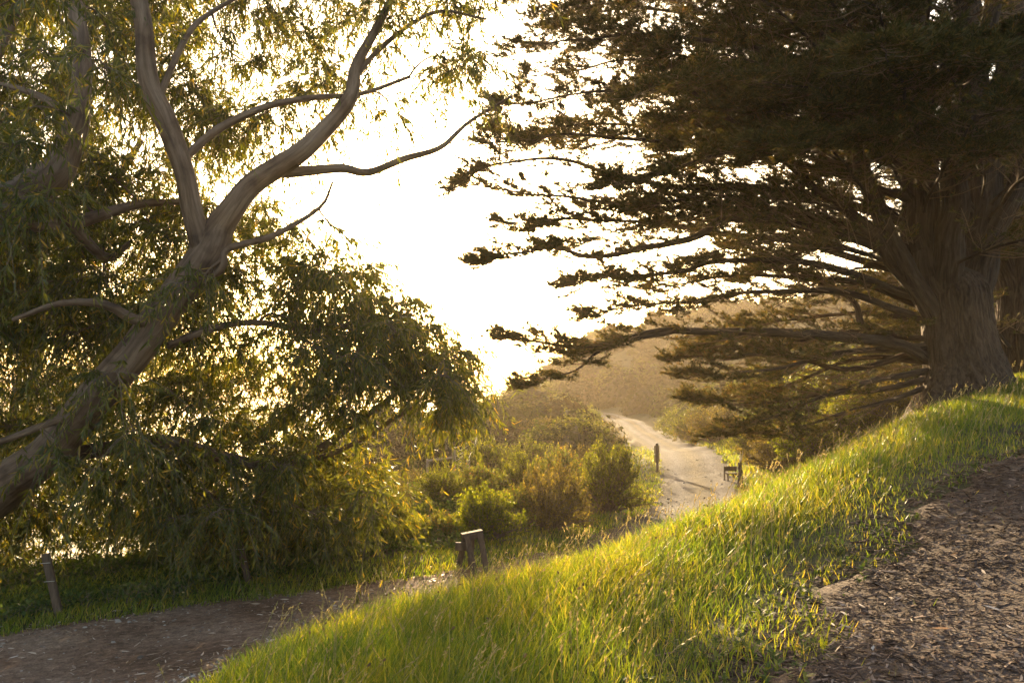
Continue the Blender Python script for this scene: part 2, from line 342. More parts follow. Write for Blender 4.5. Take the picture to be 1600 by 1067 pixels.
def road_mat():
    m, nt, out = new_mat('gravel')
    tc = nt.nodes.new('ShaderNodeTexCoord'); sep = nt.nodes.new('ShaderNodeSeparateXYZ'); nt.links.new(tc.outputs['UV'], sep.inputs[0])
    no = nt.nodes.new('ShaderNodeTexNoise'); no.inputs['Scale'].default_value = 1.1; no.inputs['Detail'].default_value = 4
    nt.links.new(tc.outputs['Object'], no.inputs['Vector'])
    ad = nt.nodes.new('ShaderNodeMath'); ad.operation = 'MULTIPLY_ADD'; ad.inputs[1].default_value = .22; nt.links.new(no.outputs['Fac'], ad.inputs[0])
    nt.links.new(sep.outputs['X'], ad.inputs[2])
    g = .3
    rut = ramp(nt, ad.outputs[0], [(.14, (.10, .082, .055)), (.26, (.085, .08, .08)), (.36, (.15, .144, .148)), (.44, (.075, .07, .068)), (.56, (.135, .11, .068)), (.66, (.075, .07, .068)), (.78, (.15, .144, .148)), (.88, (.085, .08, .08)), (1.0, (.10, .082, .055))])
    so = nt.nodes.new('ShaderNodeSeparateXYZ'); nt.links.new(tc.outputs['Object'], so.inputs[0])
    mr = nt.nodes.new('ShaderNodeMapRange'); mr.inputs['From Min'].default_value = 12; mr.inputs['From Max'].default_value = 19; nt.links.new(so.outputs['Y'], mr.inputs['Value'])
    n5 = nt.nodes.new('ShaderNodeTexNoise'); n5.inputs['Scale'].default_value = .8; n5.inputs['Detail'].default_value = 8; nt.links.new(tc.outputs['Object'], n5.inputs['Vector'])
    dirt = ramp(nt, n5.outputs['Fac'], [(.3, (.17, .105, .07)), (.5, (.26, .168, .118)), (.7, (.33, .235, .175))])
    md = nt.nodes.new('ShaderNodeMix'); md.data_type = 'RGBA'; nt.links.new(mr.outputs[0], md.inputs[0]); nt.links.new(dirt, md.inputs[6]); nt.links.new(rut, md.inputs[7]); rut = md.outputs[2]
    n2 = nt.nodes.new('ShaderNodeTexNoise'); n2.inputs['Scale'].default_value = 9; n2.inputs['Detail'].default_value = 10; n2.inputs['Roughness'].default_value = .75
    nt.links.new(tc.outputs['Object'], n2.inputs['Vector'])
    c2 = ramp(nt, n2.outputs['Fac'], [(.32, (.26, .255, .25)), (.5, (.64, .635, .63)), (.7, (1.1, 1.08, 1.07))])
    vo = nt.nodes.new('ShaderNodeTexVoronoi'); vo.inputs['Scale'].default_value = 38; nt.links.new(tc.outputs['Object'], vo.inputs['Vector'])
    c3 = ramp(nt, vo.outputs['Color'], [(.1, (.65, .62, .6)), (.9, (1.15, 1.12, 1.1))])
    mx = nt.nodes.new('ShaderNodeMix'); mx.data_type = 'RGBA'; mx.blend_type = 'MULTIPLY'; mx.inputs[0].default_value = .9
    nt.links.new(rut, mx.inputs[6]); nt.links.new(c2, mx.inputs[7])
    mx2 = nt.nodes.new('ShaderNodeMix'); mx2.data_type = 'RGBA'; mx2.blend_type = 'MULTIPLY'; mx2.inputs[0].default_value = .8
    nt.links.new(mx.outputs[2], mx2.inputs[6]); nt.links.new(c3, mx2.inputs[7])
    pr = nt.nodes.new('ShaderNodeBsdfPrincipled'); pr.inputs['Roughness'].default_value = .95; pr.inputs['Specular IOR Level'].default_value = .06
    nt.links.new(mx2.outputs[2], pr.inputs['Base Color'])
    bp = nt.nodes.new('ShaderNodeBump'); bp.inputs['Strength'].default_value = .7; bp.inputs['Distance'].default_value = .02
    nt.links.new(vo.outputs['Distance'], bp.inputs['Height'])
    bp2 = nt.nodes.new('ShaderNodeBump'); bp2.inputs['Strength'].default_value = .6; bp2.inputs['Distance'].default_value = .05
    nt.links.new(n2.outputs['Fac'], bp2.inputs['Height']); nt.links.new(bp.outputs[0], bp2.inputs['Normal'])
    nt.links.new(bp2.outputs[0], pr.inputs['Normal']); nt.links.new(pr.outputs[0], out.inputs[0])
    return m
build_ground()
strip('road', ROAD, RW + .15, .012, road_mat(), 15, ragged=.9)
strip('path', MULCH, MW + .15, .012, noise_mat('mulch', [(.28, (.028, .017, .013)), (.5, (.065, .041, .031)), (.72, (.12, .08, .063))], 26, detail=12, rough=.95, bump=.9, bscale=40, bdist=.03), 21, ragged=1.2)
# sea far below the slope on the left
mb = MB(); g = np.linspace(-1400, 1400, 29); X, Y = np.meshgrid(g, g + 1200); idx = np.arange(X.size).reshape(X.shape)
mb.add(np.stack([X, Y, np.full(X.shape, -15.)], -1).reshape(-1, 3), quads=np.stack([idx[:-1, :-1], idx[:-1, 1:], idx[1:, 1:], idx[1:, :-1]], -1).reshape(-1, 4))
tag(mb.build('sea', noise_mat('sea_water', [(.4, (.03, .06, .075)), (.6, (.05, .085, .1))], .02, rough=.22, bump=.5, bscale=.5, bdist=.4, spec=.5)), kind='structure')

# ------------------------------------------------------------------ eucalyptus
def limb3(pts):
    """(px, py, Y, width px) -> points, radii"""
    p = np.array([P(a, b, c) for a, b, c, w in pts]); r = np.array([w / 2 * c / F for a, b, c, w in pts])
    n = max(6, int(np.linalg.norm(np.diff(p, axis=0), axis=1).sum() / .12))
    q = catmull(np.column_stack([p, r]), n)
    return q[:, :3], np.maximum(q[:, 3], .004)
def gnarl(pts, rad, amp=.35):
    n = len(pts); t = np.linspace(0, n * .12, n)
    ph = rng.uniform(0, 6, 6)
    w = np.stack([np.sin(t * 2.3 + ph[0]) + .6 * np.sin(t * 5.1 + ph[1]), np.sin(t * 2.0 + ph[2]) + .6 * np.sin(t * 4.6 + ph[3]), np.sin(t * 2.6 + ph[4]) * .7], -1)
    f = np.minimum(1, np.minimum(np.arange(n), 6) / 6)[:, None]
    return pts + w * rad[:, None] * amp * f
def bark_ripple(k, amp):
    ph = rng.uniform(0, 6, (4,))
    def f(a, m):
        z = np.linspace(0, 1, m)[:, None]
        return 1 + amp * (np.sin(k * a + ph[0] + 3 * np.sin(z * 5 + ph[1])) + .5 * np.sin(2 * k * a + ph[2] + z * 9)) + amp * .6 * np.sin(z * 40 + 2 * np.sin(a + ph[3]))
    return f
def trunk_ripple():
    ph = rng.uniform(0, 6, 6)
    def f(a, m):
        z = np.linspace(0, 1, m)[:, None]; base = np.exp(-z * 5)
        lob = (.06 + .22 * base) * (np.sin(5 * a + ph[0] + 1.2 * np.sin(z * 4)) + .5 * np.sin(3 * a + ph[1]) + .45 * np.sin(8 * a + ph[2] + z * 3))
        w = 1.1 * np.sin(z * 9 + ph[3]) + .6 * np.sin(z * 23 + 3 * a + ph[4])
        ridge = .022 * (1 - np.abs(np.sin(13 * a + w))) + .014 * (1 - np.abs(np.sin(29 * a + 2 * w + 4 * np.sin(z * 31 + 2 * a)))) + .012 * np.sin(z * 70 + 6 * np.sin(5 * a + z * 9))
        return 1 + lob * .55 + ridge
    return f
def straighten(o, p, rad):
    """store straightened bark coordinates (around, around, along) on a single tube"""
    m = len(p); n = len(o.data.vertices); co = np.empty(n * 3, np.float32); o.data.vertices.foreach_get('co', co)
    nv = n
    sides = next(sd for sd in (220, 48, 40, 20, 18, 9, 8) if m * sd + sd + 1 == nv)
    L = np.concatenate([[0], np.cumsum(np.linalg.norm(np.diff(p, axis=0), axis=1))])
    a = np.linspace(0, 2 * np.pi, sides, endpoint=False)
    off = rng.uniform(0, 50)
    A = np.zeros((nv, 3), np.float32); R = np.maximum(rad, .02)[:, None]
    A[:m * sides] = np.stack([np.cos(a) * R, np.sin(a) * R, np.broadcast_to(L[:, None], (m, sides)) + off], -1).reshape(-1, 3)
    A[m * sides:] = [0, 0, L[-1] + off]
    at = o.data.attributes.new('bark', 'FLOAT_VECTOR', 'POINT'); at.data.foreach_set('vector', A.ravel())
    return o
def in_poly(px, py, poly):
    poly = np.asarray(poly, float); x0, y0 = poly[:, 0], poly[:, 1]; x1, y1 = np.roll(x0, -1), np.roll(y0, -1)
    c = ((y0 > py[:, None]) != (y1 > py[:, None])) & (px[:, None] < (x1 - x0) * (py[:, None] - y0) / (y1 - y0 + 1e-12) + x0)
    return c.sum(1) % 2 == 1
def fill_clumps(poly, n, y0, y1, holes=()):
    poly = np.asarray(poly, float); out = []
    while len(out) < n:
        px = rng.uniform(poly[:, 0].min(), poly[:, 0].max(), 400); py = rng.uniform(poly[:, 1].min(), poly[:, 1].max(), 400)
        ok = in_poly(px, py, poly)
        for hp, keep in holes: ok &= ~(in_poly(px, py, hp) & (rng.random(400) > keep))
        for a, b in zip(px[ok], py[ok]):
            out.append(P(a, b, rng.uniform(y0, y1)))
    return np.array(out[:n])
def gum_tree(label, limbs, clumps, ntw=16, nlf=23, r=.6, group=None, base=None):
    root = empty('eucalyptus_tree', base); B = np.array(base)
    tag(root, label, 'tree', group)
    samples = []; 
    for k, pts in enumerate(limbs):
        p, rad = limb3(pts); rad = rad * .86; p = gnarl(p, rad, .2)
        mb = MB(); tubes(mb, p - B, rad, 18 if rad.max() > .1 else 9, ripple=bark_ripple(3, .035))
        straighten(mb.build('trunk' if k == 0 else 'limb', M['gum_bark'], root, smooth=True), p, rad)
        samples.append(np.column_stack([p, rad])[int(len(p) * .25):])
    S = np.vstack(samples)
    C = np.asarray(clumps); n = len(C)
    # a leafy branch from the nearest limb to each clump; some grow from an earlier branch
    mb = MB(); order = np.argsort(np.min(np.linalg.norm(C[:, None] - S[None, ::4, :3], axis=2), 1))
    nodes = S[::2].copy(); BR = []
    for i in order:
        dd = np.linalg.norm((C[i] - nodes[:, :3]) * [1, 1, 1.15], axis=1) + .25 * np.abs(nodes[:, 3] * 4)
        j = dd.argmin(); p0 = nodes[j, :3]; L = np.linalg.norm(C[i] - p0)
        t = np.linspace(0, 1, 9)[:, None]
        side = rand_dir(1)[0] * L * .16
        q = p0 + (C[i] - p0) * t + np.sin(t * np.pi) * (side + [0, 0, L * .10]) + np.sin(t * 9 + rng.uniform(0, 6)) * .02 * L * rand_dir(1)
        r0 = min(nodes[j, 3] * .7, .012 + .014 * L)
        R = np.linspace(max(r0, .006), .0045, 9)
        BR.append((q, R)); nodes = np.vstack([nodes, np.column_stack([q[3:], R[3:]])])
    BP = np.array([b[0] for b in BR]); BRr = np.array([b[1] for b in BR])
    tubes(mb, BP - B, BRr, 5, mat=2)
    # twigs
    N = n * ntw; bi = np.repeat(np.arange(n), ntw)
    ti = rng.integers(4, 9, N); st = BP[bi, ti]
    d = rand_dir(N); d[:, 2] = d[:, 2] * .7 + .12; d = nrm(d + .45 * nrm(BP[bi, 8] - BP[bi, 4]))
    L = r * rng.uniform(.35, 1.65, N)
    s = np.linspace(0, 1, 6)[None, :, None]
    drp = rng.uniform(.35, 1.0, N)[:, None, None]
    TW = st[:, None] + d[:, None] * s * L[:, None, None] + np.array([0, 0, -1.]) * (s ** 2) * L[:, None, None] * drp
    tubes(mb, TW - B, np.broadcast_to(np.linspace(.004, .0015, 6), (N, 6)), 3, mat=1)
    K = N * nlf; wi = np.repeat(np.arange(N), nlf); t = rng.uniform(.18, 1.0, K) * 5; i0 = np.minimum(t.astype(int), 4); f = (t - i0)[:, None]
    pos = TW[wi, i0] * (1 - f) + TW[wi, i0 + 1] * f; tg = nrm(TW[wi, i0 + 1] - TW[wi, i0])
    dd = nrm(tg * .6 + np.array([0, 0, -.6]) + rng.normal(size=(K, 3)) * .5)
    leaves(mb, pos - B, dd, rand_dir(K), rng.uniform(.08, .165, K), rng.uniform(.014, .026, K), sickle=.22, droop=.15)
    mb.build('crown', [M['gum_leaf'], M['twig'], M['gum_bark']], root)
    return root
T1 = [
 [(-175, 905, 10.6, 120), (-90, 835, 10.4, 95), (0, 765, 10.2, 80), (75, 695, 10, 68), (180, 600, 9.8, 62), (250, 500, 9.7, 60), (318, 388, 9.6, 60), (360, 335, 9.6, 46), (405, 282, 9.7, 40), (480, 225, 9.8, 35), (543, 160, 10, 28), (562, 95, 10.2, 20), (600, 20, 10.4, 15), (650, -70, 10.6, 10)],
 [(318, 392, 9.6, 44), (298, 330, 9.5, 38), (290, 262, 9.4, 36), (262, 195, 9.3, 40), (238, 140, 9.2, 38), (222, 60, 9.1, 34), (215, 0, 9.1, 31), (205, -110, 9, 26)],
 [(425, 268, 9.75, 24), (470, 268, 9.9, 20), (530, 264, 10.1, 17), (575, 270, 10.3, 14), (630, 248, 10.5, 13), (690, 230, 10.7, 10), (735, 190, 11, 7), (800, 150, 11.2, 4)],
 [(290, 245, 9.4, 16), (340, 203, 9.6, 15), (420, 165, 9.8, 13), (500, 152, 10, 11), (560, 148, 10.2, 8), (640, 120, 10.5, 6)],
 [(245, 505, 9.7, 22), (205, 497, 9.4, 19), (165, 475, 9.2, 16), (95, 474, 9.0, 12), (20, 500, 8.9, 8)],
 [(300, 455, 9.7, 17), (345, 420, 9.6, 15), (355, 388, 9.6, 13), (425, 368, 9.9, 11), (500, 325, 10.3, 7), (520, 285, 10.5, 4)],
 [(40, 722, 10.1, 30), (180, 700, 10.6, 26), (270, 690, 11, 24), (360, 716, 11.4, 21), (440, 730, 11.8, 17), (520, 685, 12.2, 13), (620, 615, 12.8, 9), (700, 560, 13, 5)],
 [(262, 540, 9.7, 14), (340, 510, 10.3, 13), (410, 505, 11, 11), (490, 515, 11.8, 9), (580, 500, 12.6, 6)],
 [(150, 640, 9.9, 18), (80, 660, 9.6, 14), (0, 690, 9.4, 11), (-80, 700, 9.3, 8)],
 [(200, 698, 10.7, 16), (300, 760, 11.6, 14), (400, 800, 12.6, 11), (520, 790, 13.4, 8), (610, 760, 13.8, 5)],
 [(440, 730, 11.8, 12), (540, 700, 12.6, 9), (640, 640, 13.2, 7), (710, 610, 13.4, 4)],
 [(245, 160, 9.2, 14), (290, 60, 9.4, 11), (330, 20, 9.6, 9), (420, -30, 9.9, 6)],
 [(555, 120, 10.1, 12), (600, 70, 10.5, 9), (680, 20, 10.8, 7), (760, 30, 11.1, 4)],
]
T2 = [
 [(-420, 900, 9.6, 150), (-300, 690, 9.3, 120), (-150, 490, 9.1, 100), (0, 348, 8.9, 84), (60, 288, 8.8, 70), (112, 230, 8.8, 50), (128, 130, 8.9, 34), (122, 20, 9, 29), (118, -110, 9, 24)],
 [(20, 345, 8.9, 40), (120, 348, 9.4, 26), (220, 320, 10.2, 16), (290, 315, 10.8, 9)],
 [(-60, 400, 9, 40), (-80, 250, 9.3, 30), (-20, 120, 9.6, 24), (40, -20, 9.9, 18)],
 [(120, 190, 8.8, 16), (60, 150, 9.2, 13), (-10, 130, 9.6, 9)],
 [(60, 290, 8.8, 26), (160, 400, 9.8, 18), (200, 380, 10.4, 12)],
]
UP = [(-130, -130), (800, -130), (800, 20), (765, 110), (700, 175), (600, 185), (520, 215), (430, 270), (-130, 320)]
LOW = [(-130, 300), (420, 305), (530, 335), (575, 420), (655, 470), (715, 535), (728, 600), (690, 650), (610, 620), (560, 640), (540, 700), (590, 720), (632, 780), (620, 815), (540, 835), (300, 835), (-130, 830)]
h_up = [([(560, 60), (800, 60), (800, 200), (560, 200)], .6), ([(620, -20), (800, -20), (800, 60), (620, 60)], .6)]
h_low = [([(430, 280), (560, 280), (540, 340), (470, 360)], .5), ([(60, 650), (230, 650), (260, 800), (60, 800)], .65), ([(150, 420), (240, 380), (250, 450), (170, 470)], .6)]
c1 = np.vstack([fill_clumps(UP, 235, 9.9, 13.2, h_up), fill_clumps(LOW, 430, 10.0, 14, h_low),
                fill_clumps([(540, 470), (655, 470), (725, 560), (738, 610), (700, 665), (600, 600), (540, 590)], 52, 11.8, 14.3),
                fill_clumps([(470, 720), (580, 720), (632, 775), (630, 812), (560, 835), (420, 835)], 55, 13.8, 16.5),
                fill_clumps([(250, 700), (470, 700), (470, 850), (250, 850)], 34, 12.4, 14.8),
                fill_clumps([(-130, 770), (430, 770), (430, 880), (-130, 910)], 46, 12.3, 15.8)])
c1 = np.vstack([c1, fill_clumps([(90, 440), (330, 400), (330, 520), (180, 740), (20, 760)], 6, 8.5, 9.3)])
c1[:, 2] = np.maximum(c1[:, 2], H(c1[:, 0], c1[:, 1]) + .55)
c2 = np.vstack([fill_clumps([(-180, -130), (330, -130), (330, 250), (180, 330), (-180, 330)], 80, 9.4, 12.8), fill_clumps([(-180, 330), (200, 330), (180, 520), (-180, 560)], 50, 9.2, 12.5)])
c2 = np.vstack([c2, fill_clumps([(-150, -100), (170, -100), (175, 200), (120, 330), (-150, 380)], 13, 7.7, 8.5)])
b1 = P(-175, 905, 10.6); b1[2] = float(H(b1[0], b1[1])) 
T1[0].insert(0, (-215, 960, 10.7, 150))
gum_tree('leaning eucalyptus whose smooth forked trunk sweeps up from the lower left', T1, c1, base=b1, group='eucalyptus trees on the left')
b2 = P(-420, 900, 9.6); b2[2] = float(H(b2[0], b2[1]))
T2[0].insert(0, (-470, 1010, 9.7, 190))
gum_tree('eucalyptus with a thick bent trunk entering from the left edge behind the forked one', T2, c2, base=b2, group='eucalyptus trees on the left')

b3 = gp(-40, 17.5)
T3 = [[(-40, 1000, 17.5, 60), (-30, 850, 17.5, 46), (20, 700, 17.4, 38), (60, 520, 17.2, 30), (140, 360, 17, 20), (220, 220, 17, 10)],
 [(10, 720, 17.4, 24), (120, 640, 17.2, 18), (260, 600, 17.4, 12), (400, 560, 17.6, 6)], [(-20, 800, 17.5, 22), (100, 770, 17, 16), (240, 760, 17.4, 10), (380, 740, 17.8, 5)], [(50, 560, 17.3, 20), (-40, 460, 17.4, 14), (-90, 380, 17.6, 8)]]
T3[0][0] = (-40, 620 + (CAMZ - b3[2]) / 17.5 * F, 17.5, 60)
c3 = fill_clumps([(-150, 260), (360, 300), (440, 420), (470, 640), (440, 800), (-150, 830)], 185, 15.5, 19.5)
c3 = np.vstack([c3, fill_clumps([(-150, 690), (330, 700), (330, 860), (-150, 880)], 60, 14.5, 18)])
c3[:, 2] = np.maximum(c3[:, 2], H(c3[:, 0], c3[:, 1]) + .7)
gum_tree('eucalyptus standing farther down the slope, seen only through the limbs of the leaning one', T3, c3, ntw=15, nlf=15, r=.8, base=b3, group='eucalyptus trees on the left')
# ------------------------------------------------------------------ cypress
def cypress(label, trunk, stems, laterals, base, sec_step=.17, sprig=10, group=None, thin=1.0):
    root = empty('cypress_tree', base); B = np.array(base); tag(root, label, 'tree', group)
    for k, pts in enumerate([trunk] + stems):
        p, rad = limb3(pts); mb = MB()
        if k == 0: p = catmull(p, 160); rad = np.interp(np.linspace(0, 1, 160), np.linspace(0, 1, len(rad)), rad); tubes(mb, p - B, rad, 220, ripple=trunk_ripple())
        else: p = gnarl(p, rad, .12); tubes(mb, p - B, rad, 40, ripple=bark_ripple(7, .05))
        straighten(mb.build('trunk' if k == 0 else 'stem', M['cypress_bark'], root, smooth=True), p, rad)
    fol, tw = MB(), MB()
    SEC, SECL, TOUT = [], [], []
    for (p, rad) in laterals:
        p = gnarl(p, np.full(len(p), .10), .35); rad = rad.max() * (.10 + .9 * (1 - np.linspace(0, 1, len(p))) ** 1.3) * .62 + .004
        mb = MB(); tubes(mb, p - B, rad, 8, ripple=bark_ripple(3, .04))
        straighten(mb.build('branch', M['cypress_bark'], root, smooth=True), p, rad)
        seg = np.linalg.norm(np.diff(p, axis=0), axis=1); Ltot = seg.sum(); cum = np.concatenate([[0], np.cumsum(seg)]) / Ltot
        m = int(Ltot / sec_step * thin); tt = np.sort(rng.uniform(.18, 1.0, m)); tt = np.append(tt, [.97, .99, 1.0])
        tang = nrm(np.gradient(p, axis=0))
        for k, t in enumerate(tt):
            i = min(np.searchsorted(cum, t), len(p) - 1)
            tg = tang[i]; sd = nrm(np.cross(tg, [0, 0, 1.])) * (1 if k % 2 else -1)
            dirn = nrm(tg * rng.uniform(.5, 1.1) + sd * rng.uniform(.25, 1.0) + np.array([0, 0, rng.uniform(-.22, .3)]))
            L = rng.uniform(.45, 1.0) * (.55 + 2.1 * (1 - t) ** .7 * min(1, Ltot / 6)) 
            s = np.linspace(0, 1, 6)[:, None]
            q = p[i] + dirn * s * L + np.array([0, 0, 1.]) * (np.sin(s * np.pi) * -.05 + s ** 2 * rng.uniform(-.06, .14)) * L + np.sin(s * 7 + rng.uniform(0, 6)) * rand_dir(1) * .02 * L
            SEC.append(q); SECL.append(L); TOUT.append(t)
    SEC = np.array(SEC); SECL = np.array(SECL); TOUT = np.array(TOUT); N = len(SEC)
    tubes(tw, SEC - B, np.linspace(1, .35, 6)[None] * (.004 + .006 * SECL[:, None]), 4, mat=0)
    # tertiary twiglets
    nt_ = 12
    bi = np.repeat(np.arange(N), nt_); K = len(bi)
    t = rng.uniform(.15, 1, K); fi = t * 5; i0 = np.minimum(fi.astype(int), 4); f = (fi - i0)[:, None]
    st = SEC[bi, i0] * (1 - f) + SEC[bi, i0 + 1] * f; tg = nrm(SEC[bi, i0 + 1] - SEC[bi, i0])
    sd = nrm(np.cross(tg, [0, 0, 1.])) * np.where(rng.random(K) > .5, 1, -1)[:, None]
    d = nrm(tg * rng.uniform(.5, 1.2, (K, 1)) + sd * rng.uniform(.3, 1, (K, 1)) + np.column_stack([np.zeros(K), np.zeros(K), rng.uniform(-.15, .4, K)]))
    L = rng.uniform(.14, .42, K) * (1.15 - .45 * t)
    s = np.linspace(0, 1, 4)[None, :, None]
    TQ = st[:, None] + d[:, None] * s * L[:, None, None] + np.array([0, 0, 1.]) * (s ** 2) * .1 * L[:, None, None]
    tubes(tw, TQ - B, np.broadcast_to(np.linspace(.0035, .0018, 4), (K, 4)), 3, mat=0, cap=False)
    tw.build('twigs', M['dead_twig'], root)
    # foliage: flat feathery sprays on the outer parts only
    live = (TOUT[bi] + rng.normal(0, .18, K) > .42) & (t > .18) | (rng.random(K) < .12)
    li = np.nonzero(live)[0]
    wi = np.repeat(li, sprig); Q = len(wi)
    t2 = rng.uniform(.1, 1, Q) * 3; i0 = np.minimum(t2.astype(int), 2); f = (t2 - i0)[:, None]
    pos = TQ[wi, i0] * (1 - f) + TQ[wi, i0 + 1] * f; tg = nrm(TQ[wi, i0 + 1] - TQ[wi, i0])
    sd = nrm(np.cross(tg, [0, 0, 1.]) + rng.normal(size=(Q, 3)) * .3) * np.where(rng.random(Q) > .5, 1, -1)[:, None]
    dd = nrm(tg + sd * rng.uniform(.2, .9, (Q, 1)) + rng.normal(size=(Q, 3)) * .15 + [0, 0, .12])
    upn = nrm(np.array([0, 0, 1.]) + rng.normal(size=(Q, 3)) * .55)
    LL = rng.uniform(.065, .14, Q)
    # each sprig: a middle leaflet and two side leaflets
    diamonds(fol, pos - B, dd, upn, LL * 1.2, LL * .2)
    for sg in (-1, 1):
        s2 = np.cross(upn, dd) * sg
        diamonds(fol, pos + dd * (LL * .28)[:, None] - B, nrm(dd * .8 + s2 * .75), upn, LL * .75, LL * .17)
    fol.build('crown', M['cypress_leaf'], root)
    return root
def lat(pts):
    p, r = limb3(pts)
    return p, r
def auto_laterals(stem_pts, n, lmin, lmax, azr, zmin=None):
    out = []
    for k in range(n):
        i = rng.integers(0, len(stem_pts)); p0 = stem_pts[i]
        az = math.radians(rng.uniform(*azr)); L = rng.uniform(lmin, lmax); rise = rng.uniform(-.02, .28)
        d = np.array([math.cos(az), math.sin(az), 0])
        s = np.linspace(0, 1, int(L / .14))[:, None]
        q = p0 + d * s * L + np.array([0, 0, 1.]) * (rise * s + .10 * np.sin(s * np.pi) - .06 * s ** 2) * L
        out.append((q, np.linspace(.035 + .006 * L, .008, len(q))))
    return out
def Lw(pts, y0, y1, w0, w1):
    n = len(pts)
    return [(a, b, y0 + (y1 - y0) * k / (n - 1), w0 + (w1 - w0) * k / (n - 1)) for k, (a, b) in enumerate(pts)]
hand = [
 Lw([(1430, 60), (1200, 0), (1000, -30), (820, -20)], 17, 15, 20, 3), Lw([(1430, 110), (1230, 40), (1020, 15), (850, 25)], 17, 18.5, 22, 3),
 Lw([(1430, 140), (1200, 80), (1000, 55), (815, 75)], 17, 14.8, 22, 3), Lw([(1432, 200), (1250, 130), (1020, 95), (830, 120)], 17, 19, 22, 3),
 Lw([(1432, 220), (1250, 165), (1000, 140), (790, 165)], 17, 16, 22, 3), Lw([(1435, 260), (1250, 215), (1000, 195), (785, 205)], 17, 17.5, 22, 3),
 Lw([(1437, 320), (1300, 270), (1100, 230), (900, 212), (765, 225)], 17, 15, 24, 3),
 Lw([(1440, 360), (1300, 310), (1140, 293), (1040, 290), (968, 275), (880, 250), (780, 255), (725, 285)], 17, 15.5, 26, 3),
 Lw([(1440, 400), (1300, 345), (1150, 330), (1000, 322), (850, 305), (740, 290)], 17, 18, 24, 3),
 Lw([(1440, 420), (1300, 360), (1140, 344), (1081, 371), (993, 392), (917, 399), (865, 388), (800, 395), (765, 408)], 17, 14.5, 26, 3),
 Lw([(1445, 440), (1280, 385), (1130, 365), (980, 345), (850, 345), (790, 350)], 17, 19.5, 22, 3),
 Lw([(1450, 470), (1300, 420), (1150, 405), (1060, 425), (960, 430), (905, 440)], 17, 15.5, 22, 3),
 Lw([(1450, 480), (1320, 440), (1180, 430), (1080, 440), (1020, 455)], 17, 20, 20, 3),
 Lw([(1450, 500), (1300, 455), (1180, 458), (1050, 472), (925, 488)], 17, 16, 20, 3),
 Lw([(1448, 560), (1397, 539), (1296, 522), (1140, 520), (1040, 515), (960, 535), (880, 540), (795, 528)], 17, 15, 34, 3),
 Lw([(1060, 516), (960, 540), (900, 575), (830, 600)], 15.9, 14.8, 11, 3),
 Lw([(1400, 539), (1357, 512), (1337, 478), (1316, 461), (1250, 430), (1150, 390)], 17, 18.5, 26, 5),
 Lw([(1450, 545), (1330, 575), (1220, 555), (1120, 555), (1060, 560)], 17, 18, 18, 3), Lw([(1452, 580), (1380, 590), (1270, 628), (1190, 655), (1135, 672)], 17, 15.5, 18, 3),
 Lw([(1450, 540), (1300, 555), (1190, 580), (1085, 585)], 17, 16, 18, 3), Lw([(1455, 565), (1350, 560), (1230, 600), (1125, 625)], 17, 18.5, 18, 3),
 Lw([(1455, 590), (1360, 610), (1260, 620), (1180, 628), (1095, 622)], 17, 16.8, 16, 3), Lw([(1450, 530), (1330, 520), (1200, 540), (1090, 545)], 17, 19, 16, 3),
 Lw([(1455, 600), (1380, 630), (1300, 650), (1220, 672), (1155, 676)], 17, 16.5, 14, 3),
 Lw([(1450, 500), (1350, 490), (1230, 500), (1120, 530)], 17, 20.5, 16, 3), Lw([(1475, 515), (1410, 425), (1347, 350), (1270, 290), (1200, 230), (1090, 150), (1000, 80)], 17, 15.5, 44, 6),
 Lw([(1440, 300), (1330, 180), (1200, 90), (1080, 20), (980, -60)], 17, 18, 26, 6), Lw([(1440, 380), (1300, 250), (1180, 170), (1080, 120)], 17, 20, 22, 5),
]
trunkC = [(1516, 676, 17, 235), (1512, 640, 17, 180), (1508, 605, 17, 140), (1505, 575, 17, 118), (1500, 550, 17, 108), (1494, 500, 17, 100), (1490, 455, 17, 96), (1489, 430, 17, 70)]
stemsC = [
 [(1482, 500, 17, 60), (1455, 440, 17, 58), (1440, 380, 17, 56), (1437, 250, 17, 50), (1430, 100, 17, 42), (1425, -90, 17, 32), (1420, -220, 17, 22)],
 [(1500, 490, 17.1, 66), (1522, 420, 17.2, 62), (1536, 300, 17.3, 56), (1524, 160, 17.4, 48), (1505, 0, 17.4, 42), (1495, -150, 17.4, 30)],
 [(1505, 480, 17, 50), (1545, 390, 16.9, 34), (1592, 280, 16.8, 30), (1665, 120, 16.4, 34), (1720, -60, 16.2, 24)],
 [(1478, 520, 16.9, 42), (1440, 460, 16.8, 32), (1390, 370, 16.6, 27), (1345, 250, 16.4, 24), (1310, 100, 16.2, 24), (1290, -60, 16, 18)],
 [(1490, 500, 16.9, 56), (1480, 420, 16.7, 46), (1490, 320, 16.4, 40), (1500, 200, 16.2, 34), (1540, 60, 16, 28), (1570, -80, 15.8, 20)],
]
sp = np.vstack([limb3(stemsC[0])[0][12:], limb3(stemsC[1])[0][12:]])
sp4 = limb3(stemsC[3])[0][14:]
hi = sp[sp[:, 2] > 5.2]; hi = hi[hi[:, 2] < 12]
lats = auto_laterals(hi, 30, 3, 6.5, (70, 260)) + auto_laterals(sp4, 12, 3, 6, (110, 250)) + [lat(h) for h in hand] + auto_laterals(sp[sp[:, 2] > 5.4], 26, 4, 8, (190, 300)) + auto_laterals(sp, 34, 4, 9.5, (100, 195)) + auto_laterals(sp, 16, 3, 6.5, (-80, 90))
bc = P(1510, 617, 17); bc[2] = float(H(bc[0], bc[1])) - .05
cypress('huge dark cypress with a flared ridged trunk on the grass bank and limbs reaching left', trunkC, stemsC, lats, bc, group='cypress trees on the right')
